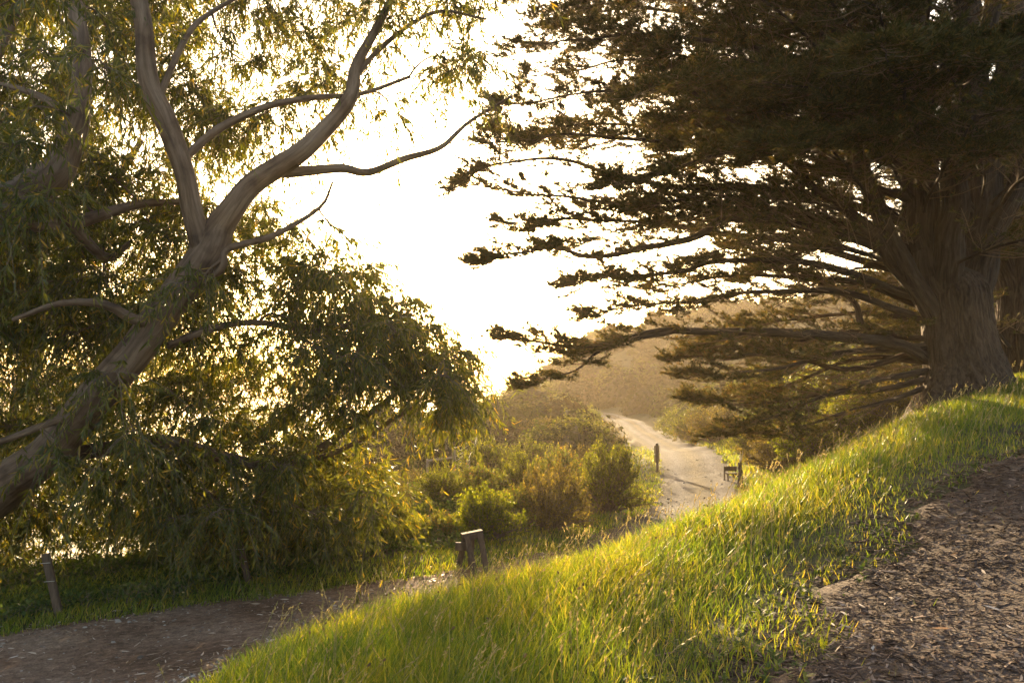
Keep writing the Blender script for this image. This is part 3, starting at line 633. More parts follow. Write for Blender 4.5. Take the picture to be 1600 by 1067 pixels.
tr2 = [(1596, 650, 21, 80), (1592, 600, 21, 66), (1588, 500, 21, 58), (1596, 350, 21, 52), (1585, 150, 21, 44), (1590, -60, 21, 34)]
sp2 = limb3(tr2)[0][20:]
b = P(1596, 640, 21); b[2] = float(H(b[0], b[1])) - .05
cypress('straight slim cypress standing just behind the right side of the flared trunk', tr2, [[(1590, 480, 21, 40), (1560, 380, 21, 34), (1575, 200, 20.8, 28), (1560, 0, 20.8, 20)]], auto_laterals(sp2, 30, 3, 7, (60, 300)), b, thin=.8, group='cypress trees on the right')
tr3 = [(1690, 680, 23, 90), (1675, 600, 23, 70), (1650, 450, 23, 58), (1660, 250, 23, 50), (1650, -60, 23, 34)]
sp3 = limb3(tr3)[0][20:]
b = P(1690, 660, 23); b[2] = float(H(b[0], b[1])) - .05
cypress('cypress farther back on the right, its boughs showing between the nearer trunks', tr3, [], auto_laterals(sp3, 26, 3, 7, (100, 280)), b, thin=.8, group='cypress trees on the right')
# ------------------------------------------------------------------ shrubs
def shrub_mesh(kind, r, h, nleaf, seed):
    """dome shrub around the origin: (wood MB, leaf MB)"""
    global rng
    keep = rng; rng = np.random.default_rng(seed)
    wood, leaf = MB(), MB()
    ns = 120
    az = rng.uniform(0, 2 * np.pi, ns); el = np.arcsin(rng.uniform(-.02, 1, ns))
    lob = 1 + .22 * np.sin(az * 3 + rng.uniform(0, 6)) * np.cos(el) + .2 * np.sin(az * 2 + 6 * el + rng.uniform(0, 6)) + .14 * np.sin(az * 5 + 9 * el + rng.uniform(0, 6)) + rng.normal(0, .05, ns)
    tip = np.column_stack([np.cos(az) * np.cos(el) * r * lob, np.sin(az) * np.cos(el) * r * lob, (.12 * h + np.sin(el) * h * .86) * rng.uniform(.82, 1.05, ns)])
    t = np.linspace(0, 1, 6)[None, :, None]
    st = tip * [.12, .12, 0] + rng.normal(0, .05 * r, (ns, 3)) * [1, 1, 0]
    Q = st[:, None] + (tip - st)[:, None] * t + np.sin(t * np.pi) * rng.normal(0, .07 * r, (ns, 1, 3)) + np.array([0, 0, 1.]) * np.sin(t * np.pi) * .1 * h
    tubes(wood, Q, np.linspace(.022, .006, 6)[None] * np.full((ns, 1), .5 + .6 * r), 4)
    # branchlets near the shell
    nb = ns * 9; bi = rng.integers(0, ns, nb); k = rng.integers(2 if kind != 'capped' else 3, 6, nb)
    b0 = Q[bi, k]; out = nrm(b0 * [1, 1, .9] + [0, 0, .25 * h]); d = nrm(out + rand_dir(nb) * .75)
    Lb = r * rng.uniform(.12, .34, nb); s = np.linspace(0, 1, 4)[None, :, None]
    BQ = b0[:, None] + d[:, None] * s * Lb[:, None, None] + np.array([0, 0, 1.]) * s ** 2 * .25 * Lb[:, None, None]
    BQ[..., 2] = np.maximum(BQ[..., 2], .03)
    tubes(wood, BQ, np.broadcast_to(np.linspace(.006, .003, 4), (nb, 4)) * (.6 + .5 * r), 3, cap=False)
    if kind == 'capped':
        w = (BQ[:, 3, 2] > .5 * h + .12 * h * np.sin(3 * np.arctan2(BQ[:, 3, 1], BQ[:, 3, 0])))
        w = w | (rng.random(nb) < .1)
    else: w = np.ones(nb, bool)
    ids = np.nonzero(w)[0]; wi = rng.choice(ids, nleaf); f = rng.uniform(.15, 1.0, nleaf) * 3; i0 = np.minimum(f.astype(int), 2); ff = (f - i0)[:, None]
    pos = BQ[wi, i0] * (1 - ff) + BQ[wi, i0 + 1] * ff; tg = nrm(BQ[wi, i0 + 1] - BQ[wi, i0])
    dd = nrm(tg * .6 + rand_dir(nleaf) * .9 + [0, 0, .25])
    sz = {'coyote': .055, 'capped': .06, 'bright': .085, 'olive': .05, 'bramble': .085}[kind] * (.75 + .3 * r)
    L = sz * rng.uniform(.6, 1.3, nleaf)
    leaves(leaf, pos, dd, rand_dir(nleaf), L, L * rng.uniform(.35, .5, nleaf), droop=.15)
    if kind in ('bramble', 'bright'):   # long runners standing out of the dome
        nr = 14; a2 = rng.uniform(0, 6.28, nr); s = np.linspace(0, 1, 8)[None, :, None]
        st = np.column_stack([np.cos(a2) * r * .6, np.sin(a2) * r * .6, np.full(nr, h * .6)])
        d2 = nrm(np.column_stack([np.cos(a2), np.sin(a2), rng.uniform(.6, 1.8, nr)])); L2 = rng.uniform(.3, .7, nr) * r
        RQ = st[:, None] + d2[:, None] * s * L2[:, None, None] + np.array([0, 0, -1.]) * s ** 2 * .3 * L2[:, None, None]
        tubes(wood, RQ, np.broadcast_to(np.linspace(.006, .002, 8), (nr, 8)), 3)
        wi = np.repeat(np.arange(nr), 14); ii = rng.integers(1, 8, len(wi)); 
        leaves(leaf, RQ[wi, ii], rand_dir(len(wi)) + [0, 0, .2], rand_dir(len(wi)), sz * rng.uniform(.6, 1.2, len(wi)), sz * .45)
    rng = keep
    return wood, leaf
LEAFMAT = {'coyote': 'shrub_leaf', 'capped': 'shrub_leaf', 'bright': 'bright_leaf', 'olive': 'olive_leaf', 'bramble': 'bramble_leaf'}
PROTO = {}
def proto(kind, var):
    if (kind, var) not in PROTO:
        w, l = shrub_mesh(kind, 1.0, 1.25, {'coyote': 17000, 'capped': 10000, 'bright': 8500, 'olive': 15000, 'bramble': 6500}[kind], 100 + var * 7 + hash_(kind))
        wm = w.mesh('stems', True); wm.materials.append(M['twig']); lm = l.mesh('foliage'); lm.materials.append(M[LEAFMAT[kind]])
        PROTO[(kind, var)] = (wm, lm)
    return PROTO[(kind, var)]
def hash_(s): return sum(ord(c) * (i + 3) for i, c in enumerate(s))
def shrub(px, Y, wpx, hpx, kind, label, var=0, group=None, lift=0.0):
    g = gp(px, Y); r = wpx / 2 * Y / F; h = hpx * Y / F
    o = empty('shrub', (g[0], g[1], g[2] - .04 + lift), rng.uniform(0, 6.28)); o.scale = (r, r, h / 1.25)
    tag(o, label, 'shrub', group)
    for nm, me in zip(('stems', 'foliage'), proto(kind, var)):
        c = bpy.data.objects.new(nm, me); COL.objects.link(c); c.parent = o
    return o
GS = 'shrubs below the track'
SH = [
 (758, 15.4, 96, 78, 'bright', 'bright green leafy shrub right behind the wooden trestle', 0),
 (862, 17.6, 118, 88, 'olive', 'dark olive dome shrub between the green shrub and the big round one', 0),
 (948, 20.5, 104, 96, 'coyote', 'large round dark green shrub on the grass inside the road bend', 0),
 (805, 17.5, 70, 58, 'bramble', 'straggly yellowish shrub right of the trestle and left of the olive dome', 0),
 (690, 15.6, 64, 40, 'bramble', 'low leafy bramble left of the wooden trestle', 1),
 (640, 15.4, 70, 36, 'bright', 'low green shrub below the drooping eucalyptus tips', 1),
 (688, 20.5, 84, 62, 'coyote', 'dark green shrub with pale tips below the wire fence', 1),
 (618, 19.5, 56, 48, 'olive', 'small dull shrub at the end of the drooping eucalyptus foliage', 1),
 (745, 22.0, 78, 52, 'bramble', 'orange tinted bramble in front of the fence corner', 0),
 (815, 22.5, 80, 62, 'coyote', 'green shrub rising behind the olive dome shrub', 2),
 (880, 25.0, 84, 66, 'bramble', 'yellow leaved bramble between two green shrubs', 1),
 (940, 26.5, 60, 56, 'bright', 'bright leafy shrub at the grass edge behind the big round shrub', 0),
 (765, 30.0, 96, 66, 'capped', 'flat topped shrub with green cap beside the fence corner', 0),
 (830, 31.0, 92, 62, 'capped', 'second green capped shrub, right of the one by the fence', 1),
 (895, 33.0, 84, 50, 'olive', 'grey brown twiggy shrub in front of the wide green capped shrub', 1),
 (905, 40.0, 118, 60, 'capped', 'wide flat topped shrub with bright green rim left of the road sign', 1),
 (948, 43.0, 50, 46, 'olive', 'small upright brown shrub at the left edge of the road', 0),
 (640, 28.0, 90, 44, 'olive', 'dull brown shrub left of the fence posts', 0),
 (590, 24.0, 90, 60, 'coyote', 'green shrub partly hidden by the eucalyptus foliage', 0),
 (850, 47.0, 84, 44, 'olive', 'distant dome shrub in the middle of the slope', 1),
 (715, 42.0, 96, 50, 'coyote', 'distant shrub rising behind the wire fence', 2),
 (650, 44.0, 90, 44, 'olive', 'distant brown shrub behind the fence rail', 1),
 (880, 56.0, 70, 40, 'coyote', 'bushy shrub on the slope left of the far road', 2),
 (915, 64.0, 44, 34, 'bright', 'pale yellow shrub touching the far road on its left', 1),
 (800, 58.0, 90, 40, 'coyote', 'distant rounded shrub near the top of the slope', 0),
 (870, 72.0, 80, 40, 'capped', 'far capped shrub at the foot of the hill', 0),
 # right of the road, under the cypress
 (1062, 60.0, 66, 40, 'coyote', 'far green shrub on the right bank of the road', 1),
 (1085, 50.0, 80, 50, 'coyote', 'middle shrub on the right bank of the road', 2),
 (1120, 41.0, 84, 56, 'olive', 'grey green shrub on the right bank above the bench', 1),
 (1180, 30.0, 90, 66, 'coyote', 'shrub directly behind the gnarled stump', 0),
 (1215, 26.0, 96, 62, 'olive', 'wide twiggy shrub right of the gnarled stump', 0),
 (1265, 24.5, 104, 70, 'bright', 'green shrub behind the crest of the grass bank', 1),
 (1330, 25.0, 110, 74, 'coyote', 'dark shrub in the shade left of the cypress trunk', 1),
 (1240, 33.0, 96, 84, 'bright', 'tall lit shrub under the lowest cypress branches', 0),
 (1180, 46.0, 100, 80, 'coyote', 'shrub high on the right bank behind the cypress sprays', 2),
 (1400, 24.0, 110, 60, 'olive', 'shrub touching the left foot of the flared trunk', 1),
 (1310, 34.0, 110, 90, 'coyote', 'tall shrub deep behind the cypress branches', 0),
]
for q in SH: shrub(*q, group='shrubs on the slope left of the road' if q[0] < 1010 else 'shrubs on the bank right of the road')
# ------------------------------------------------------------------ far scrub, one mass
def scrub():
    mb = MB(); n = 3000
    v = rng.uniform(math.log(36), math.log(200), n); y = np.exp(v); px = rng.uniform(480, 1750, n); x = (px - 800) / F * y
    d, sdr = poly_dist(x, y, ROAD); z = H(x, y)
    ok = (d > 2.6 + .02 * y) & (z > -9) & ((y < 70) | (rng.random(n) < .62))
    ok &= ~((px > 905) & (px < 1080) & (y < 86) & (d < 30) & (sdr > 0))
    ok &= ~((px < 1010) & (y < 50) & (px > 590) & (rng.random(n) < .55))
    x, y, z = x[ok], y[ok], z[ok]; n = len(x)
    for k in range(n):
        r = float(np.clip(rng.lognormal(-.1, .45), .4, 2.4)) * (1 + y[k] / 170); h = r * rng.uniform(.7, 1.25)
        nl = int(np.clip(1100 * (50 / y[k]) ** .8, 480, 1200))
        a = rng.uniform(0, 6.283, nl); e = np.arcsin(rng.uniform(0.0, 1, nl)); rr = rng.uniform(.80, 1.04, nl) * (1 + .2 * np.sin(a * 3 + k) + .12 * np.sin(a * 5 + e * 7 + 2 * k) + .06 * np.sin(a * 13 + e * 11))
        p = np.column_stack([x[k] + np.cos(a) * np.cos(e) * r * rr, y[k] + np.sin(a) * np.cos(e) * r * rr, z[k] - .1 + np.sin(e) * h * rr])
        L = (.055 + .0011 * y[k]) * rng.uniform(.5, 1.5, nl) * (.6 + .4 * r)
        o = nrm(p - [x[k], y[k], z[k] - .4 * h])
        nn = nrm(o + rand_dir(nl) * .35)
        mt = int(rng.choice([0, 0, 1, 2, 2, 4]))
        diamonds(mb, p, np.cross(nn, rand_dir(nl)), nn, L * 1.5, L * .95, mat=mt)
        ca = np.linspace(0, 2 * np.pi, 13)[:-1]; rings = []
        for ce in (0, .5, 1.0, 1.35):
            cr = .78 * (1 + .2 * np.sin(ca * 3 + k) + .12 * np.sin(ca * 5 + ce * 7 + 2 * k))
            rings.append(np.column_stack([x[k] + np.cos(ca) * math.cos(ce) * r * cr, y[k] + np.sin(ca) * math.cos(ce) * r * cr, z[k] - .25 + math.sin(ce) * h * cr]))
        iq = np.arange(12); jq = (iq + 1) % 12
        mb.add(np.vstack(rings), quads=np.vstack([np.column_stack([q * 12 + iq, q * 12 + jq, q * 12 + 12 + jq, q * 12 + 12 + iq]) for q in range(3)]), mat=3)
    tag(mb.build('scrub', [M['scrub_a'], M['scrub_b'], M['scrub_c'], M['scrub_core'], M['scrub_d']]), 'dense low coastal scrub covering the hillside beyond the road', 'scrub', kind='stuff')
scrub()
# ------------------------------------------------------------------ undergrowth on the left and around the shrubs
def undergrowth():
    mb = MB(); n = 60000
    y = np.exp(rng.uniform(math.log(9 + CC), math.log(48 + CC), n)) - CC; px = rng.uniform(-250, 1010, n); x = (px - 800) / F * y
    d, sd = poly_dist(x, y, ROAD)
    ok = (sd > 0) & (d > RW + np.where(px < 300, .35, 1.25) + .25 * np.sin(x * 2) + np.where(y > 18, 1.6, 0))
    x, y = x[ok], y[ok]; n = len(x); z = H(x, y)
    hgt = (.10 + .28 * (.5 + .5 * np.sin(x * 1.3 + 2 * np.sin(y * .9))) * rng.random(n)) * np.clip((y + 4) / 16, .8, 1.8)
    k = 3
    i = np.repeat(np.arange(n), k); K = len(i)
    pos = np.column_stack([x[i] + rng.normal(0, .06, K), y[i] + rng.normal(0, .06, K), z[i] + hgt[i] * rng.uniform(.3, 1, K)])
    L = .055 * rng.uniform(.6, 1.4, K) * np.clip((y[i] + 6) / 16, 1, 3)
    leaves(mb, pos, nrm(rand_dir(K) + [0, 0, .15]), nrm(rand_dir(K) * .8 + [0, 0, .8]), L, L * .62, droop=.2)
    S = np.column_stack([x, y, z - .02]); Q = np.stack([S, S + np.column_stack([rng.normal(0, .05, n), rng.normal(0, .05, n), hgt * .5]), S + np.column_stack([rng.normal(0, .07, n), rng.normal(0, .07, n), hgt])], 1)
    tubes(mb, Q[::2], np.broadcast_to([.004, .003, .002], (len(Q[::2]), 3)), 3, mat=1, cap=False)
    tag(mb.build('undergrowth', [M['ivy_leaf'], M['twig']]), 'tangled leafy ground cover below the eucalyptus and between the shrubs', 'undergrowth', kind='stuff')
undergrowth()
# ------------------------------------------------------------------ grass
def field(n, y0, y1, pm=1000):
    y = np.exp(rng.uniform(math.log(y0 + CC), math.log(y1 + CC), n)) - CC
    x = rng.uniform(-pm, pm, n) / F * (np.abs(y) + .8)
    return x, y
def grass():
    mb = MB()
    x, y = field(430000, 2.0, 50)
    dr, sr = road_dist(x, y); dm, sm = poly_dist(x, y, MULCH)
    en = edge_noise(x, y)
    bank = (sr < 0) & (dr > RW - .1 + .6 * en) & (((dm > MW + .8 * en) | (rng.random(len(x)) < .03 * np.clip((dm - 1.2), 0, 1))) & (sm > 0) | (sm < 0) & (dm > MW + .6 * en))
    verge = (sr > 0) & (dr > RW - .25 + .5 * en) & (dr < RW + 1.9 + .6 * np.sin(x * .8) + np.clip((y - 16) / 5, 0, 2.2))
    ok = bank | verge
    # thinner towards the mulch path
    thin = np.clip((dm - MW - .5 * en) / 1.5, 0.12, 1) ** .8
    ok &= rng.random(len(x)) < np.where(verge, .85, thin)
    # a bare rim beside the track
    x, y, dr, dm, verge = x[ok], y[ok], dr[ok], dm[ok], verge[ok]; n = len(x); z = H(x, y)
    patch = .5 + .5 * np.sin(x * 1.1 + 1.7 * np.sin(y * .8)) * np.cos(y * 1.3 + x * .4)
    h = np.where(verge, .05 + .09 * rng.random(n) + .12 * np.clip((dr - RW - 1.2), 0, 1), (.13 + .19 * rng.random(n) ** .8) * (.75 + .5 * patch)) 
    h = h * np.where(verge, 1, np.clip((dm - MW) / 1.6, .3, 1) * np.clip((dr - RW + .4) / .8, .35, 1))
    az = rng.uniform(0, 6.283, n); lean = rng.uniform(.08, .75, n) * h
    w = rng.uniform(.0045, .0105, n) * np.clip((y + CC) / 10.5, .9, 3.2)
    fx, fy = np.cos(az) * lean + .12 * h, np.sin(az) * lean
    a2 = rng.uniform(0, 6.283, n); sx, sy = np.cos(a2), np.sin(a2)
    lv = []
    for t, ww in ((0, .8), (.38, 1.0), (.74, .62)):
        c = np.column_stack([x + fx * t ** 1.8, y + fy * t ** 1.8, z - .01 + h * t * (1 - .12 * t)])
        o = np.column_stack([sx, sy, np.zeros(n)]) * (w * ww / 2)[:, None]
        lv += [c - o, c + o]
    lv.append(np.column_stack([x + fx, y + fy, z + h * .88]))
    V = np.stack(lv, 1).reshape(-1, 3); b = (np.arange(n) * 7)[:, None]
    mb.add(V, quads=np.vstack([b + [0, 1, 3, 2], b + [2, 3, 5, 4]]), tris=b + [4, 5, 6])
    tag(mb.build('grass', M['grass']), 'lush green grass on the sunlit bank and beside the track', 'grass', kind='stuff')
    # tall seeding stalks
    mb = MB(); x, y = field(4000, 3.2, 22)
    dr, sr = road_dist(x, y); dm, sm = poly_dist(x, y, MULCH)
    ok = (sr < 0) & (dr > RW + .3) & (dm > MW + .5) & (sm > 0) & (y < 20); x, y = x[ok], y[ok]; n = len(x); z = H(x, y)
    h = rng.uniform(.28, .56, n); dirx = rng.normal(.10, .09, n); diry = rng.normal(0, .09, n)
    t = np.linspace(0, 1, 6)[None, :]
    Q = np.stack([x[:, None] + dirx[:, None] * t ** 2, y[:, None] + diry[:, None] * t ** 2, z[:, None] + h[:, None] * t * (1 - .08 * t)], -1)
    sw = np.clip((y + CC) / 10.5, .9, 2)[:, None]
    tubes(mb, Q, np.linspace(.0017, .001, 6)[None] * sw, 3, cap=False)
    foot = nrm(Q[:, -1] - Q[:, -2]); kind = rng.random(n)
    # plump brown heads and feathery ears
    pl = kind < .16; m = pl.sum(); tt = np.linspace(0, 1, 6)
    HL = rng.uniform(.014, .026, m)[:, None]
    HQ = Q[pl, -1][:, None] + foot[pl][:, None] * (tt[None, :, None] * HL[..., None])
    tubes(mb, HQ, np.broadcast_to(np.array([.2, .8, 1, 1, .8, .3]) * .0062, (m, 6)) * sw[pl], 7, mat=1)
    er = ~pl; m = er.sum(); k = 16; i = np.repeat(np.nonzero(er)[0], k); K = len(i); s = rng.uniform(0, 1, K)[:, None]
    pos = Q[i, -1] * s + Q[i, -2] * (1 - s) + foot[i] * s * .03
    L = rng.uniform(.014, .026, K) * sw[i, 0]
    leaves(mb, pos, nrm(foot[i] + rand_dir(K) * .45), rand_dir(K), L, L * .3, mat=0)
    tag(mb.build('seed_grass', [M['dry_stalk'], M['seed_head']]), 'thin seeding grass stalks standing above the bank grass', 'grass', kind='stuff')
grass()
def weeds():
    mb = MB(); x, y = field(2400, 3.4, 14); dr, sr = road_dist(x, y); dm, sm = poly_dist(x, y, MULCH)
    ok = (sr < 0) & (sm > 0) & (dr > RW + .3) & (dm > MW - .1); x, y = x[ok], y[ok]; n = len(x); k = 11
    i = np.repeat(np.arange(n), k); K = len(i); a = rng.uniform(0, 6.283, K); sz = rng.uniform(.022, .06, n)[i]
    up = rng.uniform(.25, 1.3, K); d = np.column_stack([np.cos(a), np.sin(a), up])
    pos = np.column_stack([x[i], y[i], H(x, y)[i] + rng.uniform(0, .07, K)])
    leaves(mb, pos, d, nrm(np.column_stack([-np.cos(a) * .4, -np.sin(a) * .4, np.ones(K)])), sz * rng.uniform(.7, 1.3, K), sz * rng.uniform(.28, .5, K), droop=.35)
    tag(mb.build('weeds', M['ivy_leaf']), 'broad leaved weeds growing low among the bank grass', 'weeds', kind='stuff')
weeds()
# ------------------------------------------------------------------ litter
def chips():
    mb = MB(); x, y = field(135000, 1.5, 22, 1050)
    dm, sm = poly_dist(x, y, MULCH); ok = (dm < MW + .4 + .7 * edge_noise(x, y)) | ((dm < MW + 1.0) & (rng.random(len(x)) < .12)); x, y = x[ok], y[ok]; n = len(x)
    z = H(x, y) + np.where(dm[ok] < MW, .02, 0.0) + .004
    a = rng.uniform(0, 6.283, n); tilt = rng.normal(0, .22, n)
    d = np.column_stack([np.cos(a), np.sin(a), np.sin(tilt)]); d = nrm(d); up = nrm(np.array([0, 0, 1.]) + rng.normal(size=(n, 3)) * .25)
    s = nrm(np.cross(d, up)); u = np.cross(s, d)
    L = (rng.gamma(2.2, .008, n) + .006)[:, None] * np.clip((y + CC) / 9, .9, 2.5)[:, None]; W = (rng.uniform(.003, .010, n))[:, None] * np.clip((y + CC) / 9, .9, 2.5)[:, None]; T = W * .35
    c = np.column_stack([x, y, z + .3 * L[:, 0] * np.abs(np.sin(tilt))]); e = rng.uniform(.3, .9, (n, 1))
    V = np.stack([c - d * L - s * W * e, c - d * L + s * W * e, c + d * L + s * W, c + d * L - s * W * e,
                  c - d * L * .95 - s * W * e + u * T, c - d * L * .95 + s * W * e + u * T, c + d * L * .95 + s * W + u * T, c + d * L * .95 - s * W * e + u * T], 1)
    b = (np.arange(n) * 8)[:, None]
    mb.add(V.reshape(-1, 3), quads=np.vstack([b + f for f in ([4, 5, 6, 7], [0, 1, 5, 4], [1, 2, 6, 5], [2, 3, 7, 6], [3, 0, 4, 7])]))
    tag(mb.build('wood_chips', M['chip']), 'brown shredded bark and wood chips covering the right hand path', 'wood chips', kind='stuff')
    # fallen gum leaves and bark strips
    mb = MB(); x, y = field(30000, 1.6, 26, 1050)
    dr, sr = road_dist(x, y); dm, sm = poly_dist(x, y, MULCH)
    ok = ((dr < RW + .3) & (rng.random(len(x)) < np.where(x < 1, .75, .06))) | ((dm < MW) & (rng.random(len(x)) < .22)); x, y = x[ok], y[ok]; n = len(x)
    a = rng.uniform(0, 6.283, n); d = np.column_stack([np.cos(a), np.sin(a), rng.normal(0, .14, n)])
    pos = np.column_stack([x, y, H(x, y) + .034]); L = rng.uniform(.04, .13, n)
    leaves(mb, pos, d, nrm(np.array([0, 0, 1.]) + rng.normal(size=(n, 3)) * .35), L, L * rng.uniform(.1, .2, n), sickle=.25, droop=.12)
    tag(mb.build('leaf_litter', M['dry_leaf']), 'fallen dry gum leaves scattered over the dirt track', 'leaf litter', kind='stuff')
    # stones on the track
    mb = MB(); x, y = field(26000, 4, 34, 1050); dr, sr = road_dist(x, y); ok = dr < RW + .1; x, y = x[ok], y[ok]; n = len(x)
    r = rng.gamma(2, .0035, n) * np.clip((y + CC) / 14, .8, 2) + .003
    a = np.linspace(0, 2 * np.pi, 6)[:-1]; c = np.column_stack([x, y, H(x, y) + .026])
    jit = rng.uniform(.7, 1.3, (n, 5)); R1 = np.stack([np.cos(a) * jit, np.sin(a) * jit, np.zeros((n, 5))], -1) * r[:, None, None] + c[:, None]
    R2 = np.stack([np.cos(a) * jit * .6, np.sin(a) * jit * .6, np.full((n, 5), .55)], -1) * r[:, None, None] + c[:, None]
    top = c + np.column_stack([np.zeros(n), np.zeros(n), r * .68]); V = np.concatenate([R1, R2, top[:, None]], 1); b = (np.arange(n) * 11)[:, None]
    qs, ts = [], []
    for j in range(5):
        k = (j + 1) % 5; qs.append(b + [j, k, 5 + k, 5 + j]); ts.append(b + [5 + j, 5 + k, 10])
    mb.add(V.reshape(-1, 3), quads=np.vstack(qs), tris=np.vstack(ts))
    tag(mb.build('gravel', leaf_mat('stone', [(0, (.07, .055, .045)), (.6, (.18, .145, .12)), (1, (.34, .29, .25))], 0, (1, 1, 1), .85)), 'small loose stones scattered over the dirt track', 'gravel', kind='stuff')
chips()
# ------------------------------------------------------------------ furniture of the place
def post_top(mb, p0, p1, w, d=None): beam(mb, p0, p1, w, d or w, up=(0, 1, .01), ch=w * .14)
# leaning fence posts by the track
for (bx, by, tx, ty, Y, w, lab) in [(92, 962, 71, 867, 9.75, 13.5, 'leaning grey fence post at the far left beside the track'), (389, 918, 374, 853, 11.5, 11, 'short leaning fence post among the leaves left of the trestle')]:
    base = P(bx, by, Y); zg = float(H(base[0], base[1])); top = P(tx, ty, Y)
    off = zg - base[2]
    t = empty('fence_post', (base[0], base[1], zg)); tag(t, lab, 'post', 'old posts along the dirt track')
    mb = MB(); v = top - base; w = w * Y / F; v = v * (1 + max(0, -off) * 0)
    w *= .85; beam(mb, -v * .18, v * 1.0, w, w * .8, up=(0, 1, 0), ch=w * .16)
    mb.build('shaft', M['brown_wood'], t)
    for hh in (.55, .85): 
        mb = MB(); tubes(mb, np.array([v * hh + [-w * .7, -w * .55, 0], v * hh + [w * .7, -w * .55, .01]]), np.array([.004, .004]), 4)
        mb.build('wire_staple', M['wire'], t)
# trestle
Yt = 12.4; g0 = gp(740, Yt)
t = empty('wooden_trestle', g0); tag(t, 'weathered wooden trestle with splayed legs on the far edge of the dirt track', 'trestle')
pxm = Yt / F
def TP(px, py, dy=0.0): return np.array([(px - 740) * pxm, dy, (884 - py) * pxm])
mb = MB(); beam(mb, TP(722.5, 829, .0), TP(753.5, 824.5, .10), .13, .05, ch=.007); mb.build('top_board', M['brown_wood'], t)
mb = MB(); beam(mb, TP(726, 835, .02), TP(751, 831, .10), .07, .06, ch=.007); mb.build('cross_beam', M['brown_wood'], t)
for (a, b_) in [(TP(731, 829.5, -.06), TP(745, 890, -.2)), (TP(750.5, 826, .03), TP(763, 890, -.10)), (TP(727.5, 829, .05), TP(715.5, 890, .2)), (TP(738, 830, .14), TP(734, 890, .30))]:
    mb = MB(); beam(mb, a, b_, .085, .07, up=(0, 1, .2), ch=.008); mb.build('leg', M['brown_wood'], t)
mb = MB(); beam(mb, TP(713, 846, .02), TP(733, 846.5, .02), .06, .125, ch=.008); mb.build('side_block', M['brown_wood'], t)
# road sign seen from behind
Ys = 32.5; g0 = gp(1025, Ys); t = empty('road_sign', g0); tag(t, 'wooden sign post with two tan boards seen from behind at the road bend', 'sign')
k = Ys / F
mb = MB(); beam(mb, (0, 0, -.25), (.0, 0, 46 * k), .095, .095, up=(0, 1, 0), ch=.012); mb.build('post', M['brown_wood'], t)
for z0, z1 in ((29.5, 42.5), (16.5, 28.5)):
    mb = MB(); beam(mb, (0, .066, z0 * k), (0, .066, z1 * k), .215, .03, up=(0, 1, 0), ch=.004); mb.build('sign_board', M['tan_board'], t)
# bench on the right verge
Yb = 27.5; g0 = gp(1140, Yb); t = empty('bench', g0, math.radians(8)); tag(t, 'small dark wooden bench on the right verge of the road', 'bench'); k = Yb / F
mb = MB(); beam(mb, (-.23, .1, .36), (.23, .1, .36), .035, .16, ch=.006); mb.build('backrest', M['dark_wood'], t)
mb = MB(); beam(mb, (-.24, -.06, .22), (.24, -.06, .22), .26, .035, ch=.006); mb.build('seat', M['dark_wood'], t)
for lx in (-.2, .2):
    mb = MB(); beam(mb, (lx, .12, .43), (lx, .14, -.05), .045, .05, up=(0, 1, 0)); mb.build('leg', M['dark_wood'], t)
    mb = MB(); beam(mb, (lx, -.15, .21), (lx, -.16, -.05), .045, .05, up=(0, 1, 0)); mb.build('leg', M['dark_wood'], t)
# gnarled stump
Yg = 25.5; g0 = gp(1153, Yg); t = empty('tree_stump', g0); tag(t, 'gnarled upright dead stump with a bare forked branch beside the bench', 'stump')
mb = MB(); s = np.linspace(0, 1, 26)[:, None]
for ph in (0, 2.1, 4.2):
    q = np.concatenate([.045 * np.cos(s * 9 + ph) * (1.2 - s * .5), .045 * np.sin(s * 9 + ph), s * .86 - .08], 1)
    tubes(mb, q, np.linspace(.06, .035, 26) * (1 + .18 * np.sin(np.linspace(0, 30, 26) + ph)), 9)
mb.build('trunk', M['dark_wood'], t, smooth=True)
mb = MB(); q = catmull([(-.02, 0, .6), (.0, -.02, .78), (.06, -.02, .92), (.1, 0, 1.06), (.1, 0, 1.16)], 14); tubes(mb, q, np.linspace(.03, .012, 14), 7)
q = catmull([(.02, 0, .85), (.03, .02, 1.0), (.035, .02, 1.14)], 10); tubes(mb, q, np.linspace(.02, .01, 10), 6)
mb.build('bare_branch', M['pale_wood'], t, smooth=True)
# wire fence among the shrubs
fp = [(669, 34.5, 46), (710, 33, 62), (746, 40, 40), (731, 27, 46)]
pts = [gp(a, b) for a, b, c in fp]
root = empty('wire_fence', pts[1]); B = pts[1]; tag(root, 'old wire fence corner with timber posts and a rail among the shrubs', 'fence')
tops = []
for (a, Y, hp), p in zip(fp, pts):
    hgt = hp * Y / F; w = .09 if a != 710 else .13; mb = MB()
    beam(mb, p - B - [0, 0, .2], p - B + [0, 0, hgt], w, w, up=(0, 1, 0), ch=.012); mb.build('post', M['weathered_wood'], root); tops.append((p - B, hgt))
mb = MB(); z = .62; beam(mb, tops[0][0] + [0, 0, tops[0][1] * .95], tops[1][0] + [0, 0, tops[0][1] * .97], .07, .08); mb.build('rail', M['weathered_wood'], root)
for a, b_ in ((1, 2), (2, 3)):
    for kf in np.linspace(.3, .97, 7):
        s = np.linspace(0, 1, 10)[:, None]; q0 = tops[a][0] + [0, 0, tops[a][1] * kf]; q1 = tops[b_][0] + [0, 0, tops[b_][1] * kf]
        q = q0 + (q1 - q0) * s + np.array([0, 0, -.05]) * np.sin(s * np.pi)
        mb = MB(); tubes(mb, q, np.full(10, .009), 4); mb.build('fence_wire', M['wire'], root)
p = gp(664, 21.0); t = empty('marker_post', p); tag(t, 'short pale weathered post standing left of the wire fence', 'post')
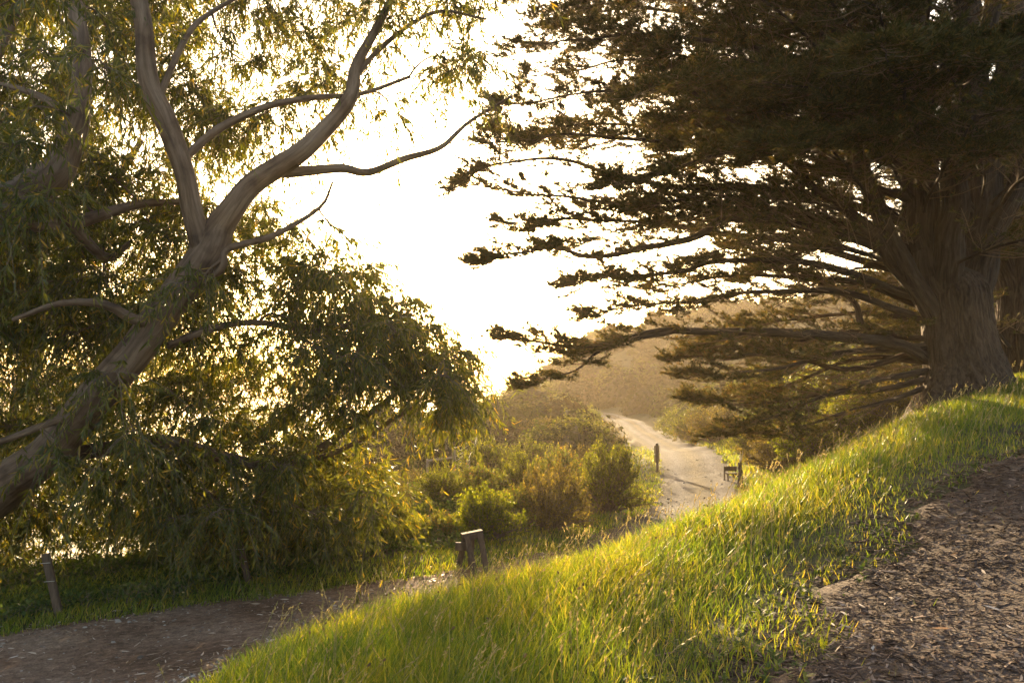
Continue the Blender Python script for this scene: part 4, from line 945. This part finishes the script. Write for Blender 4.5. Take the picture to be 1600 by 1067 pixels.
mb = MB(); beam(mb, (0, 0, -.2), (.02, 0, .56), .11, .11, up=(0, 1, 0), ch=.016); mb.build('shaft', M['pale_wood'], t)
mb = MB(); beam(mb, (.02, 0, .563), (.022, 0, .6), .14, .14, up=(0, 1, 0), ch=.012); mb.build('cap', M['weathered_wood'], t)
# ------------------------------------------------------------------ haze
mb = MB(); x0, x1, y0, y1, z0, z1 = -1500, 1500, -260, 2700, -35, HAZE_TOP
v = [(x, y, z) for x in (x0, x1) for y in (y0, y1) for z in (z0, z1)]
mb.add(v, quads=[[0, 1, 3, 2], [4, 6, 7, 5], [0, 4, 5, 1], [2, 3, 7, 6], [0, 2, 6, 4], [1, 5, 7, 3]])
m, nt, out = new_mat('haze_air'); pv = nt.nodes.new('ShaderNodeVolumePrincipled')
pv.inputs['Density'].default_value = HAZE_D; pv.inputs['Anisotropy'].default_value = HAZE_G; pv.inputs['Color'].default_value = (1, .82, .6, 1)  # density and scatter also set to imitate lens veil, lifting the dark foliage
nt.links.new(pv.outputs[0], out.inputs['Volume'])
tag(mb.build('haze', m), 'thin golden evening haze in the air, also standing in for lens veil', 'haze', kind='stuff')
# ------------------------------------------------------------------ light, sky, camera
w = bpy.data.worlds.new('World'); sc.world = w; w.use_nodes = True; nt = w.node_tree
sky = nt.nodes.new('ShaderNodeTexSky'); sky.sky_type = 'NISHITA'; sky.sun_disc = False
sky.sun_elevation = SUN_EL; sky.sun_rotation = SUN_AZ; sky.dust_density = 4.0; sky.air_density = 1.0; sky.ozone_density = .3
bg = nt.nodes['Background']; nt.links.new(sky.outputs[0], bg.inputs[0]); bg.inputs[1].default_value = SKY_S
sl = bpy.data.lights.new('sun', 'SUN'); sl.energy = SUN_E; sl.angle = math.radians(.53); sl.color = (1, .74, .42)
so = bpy.data.objects.new('sun', sl); COL.objects.link(so); so.rotation_euler = Vector(SUNV).to_track_quat('Z', 'Y').to_euler()
cam = bpy.data.cameras.new('camera'); cam.sensor_width = 36; cam.lens = F / 1600 * 36; cam.clip_end = 6000; cam.clip_start = .05
co = bpy.data.objects.new('camera', cam); COL.objects.link(co); co.location = (0, 0, CAMZ); co.rotation_euler = (math.pi / 2 + TH, 0, 0); sc.camera = co
vs = sc.view_settings; vs.view_transform = 'Standard'; vs.look = 'None'; vs.exposure = EXPO; vs.gamma = 1
sc.render.engine = 'CYCLES'; cy = sc.cycles
cy.max_bounces = 6; cy.diffuse_bounces = 3; cy.glossy_bounces = 2; cy.transmission_bounces = 4; cy.volume_bounces = 0; cy.transparent_max_bounces = 4
cy.use_denoising = True; cy.caustics_reflective = False; cy.caustics_refractive = False; cy.sample_clamp_indirect = 6
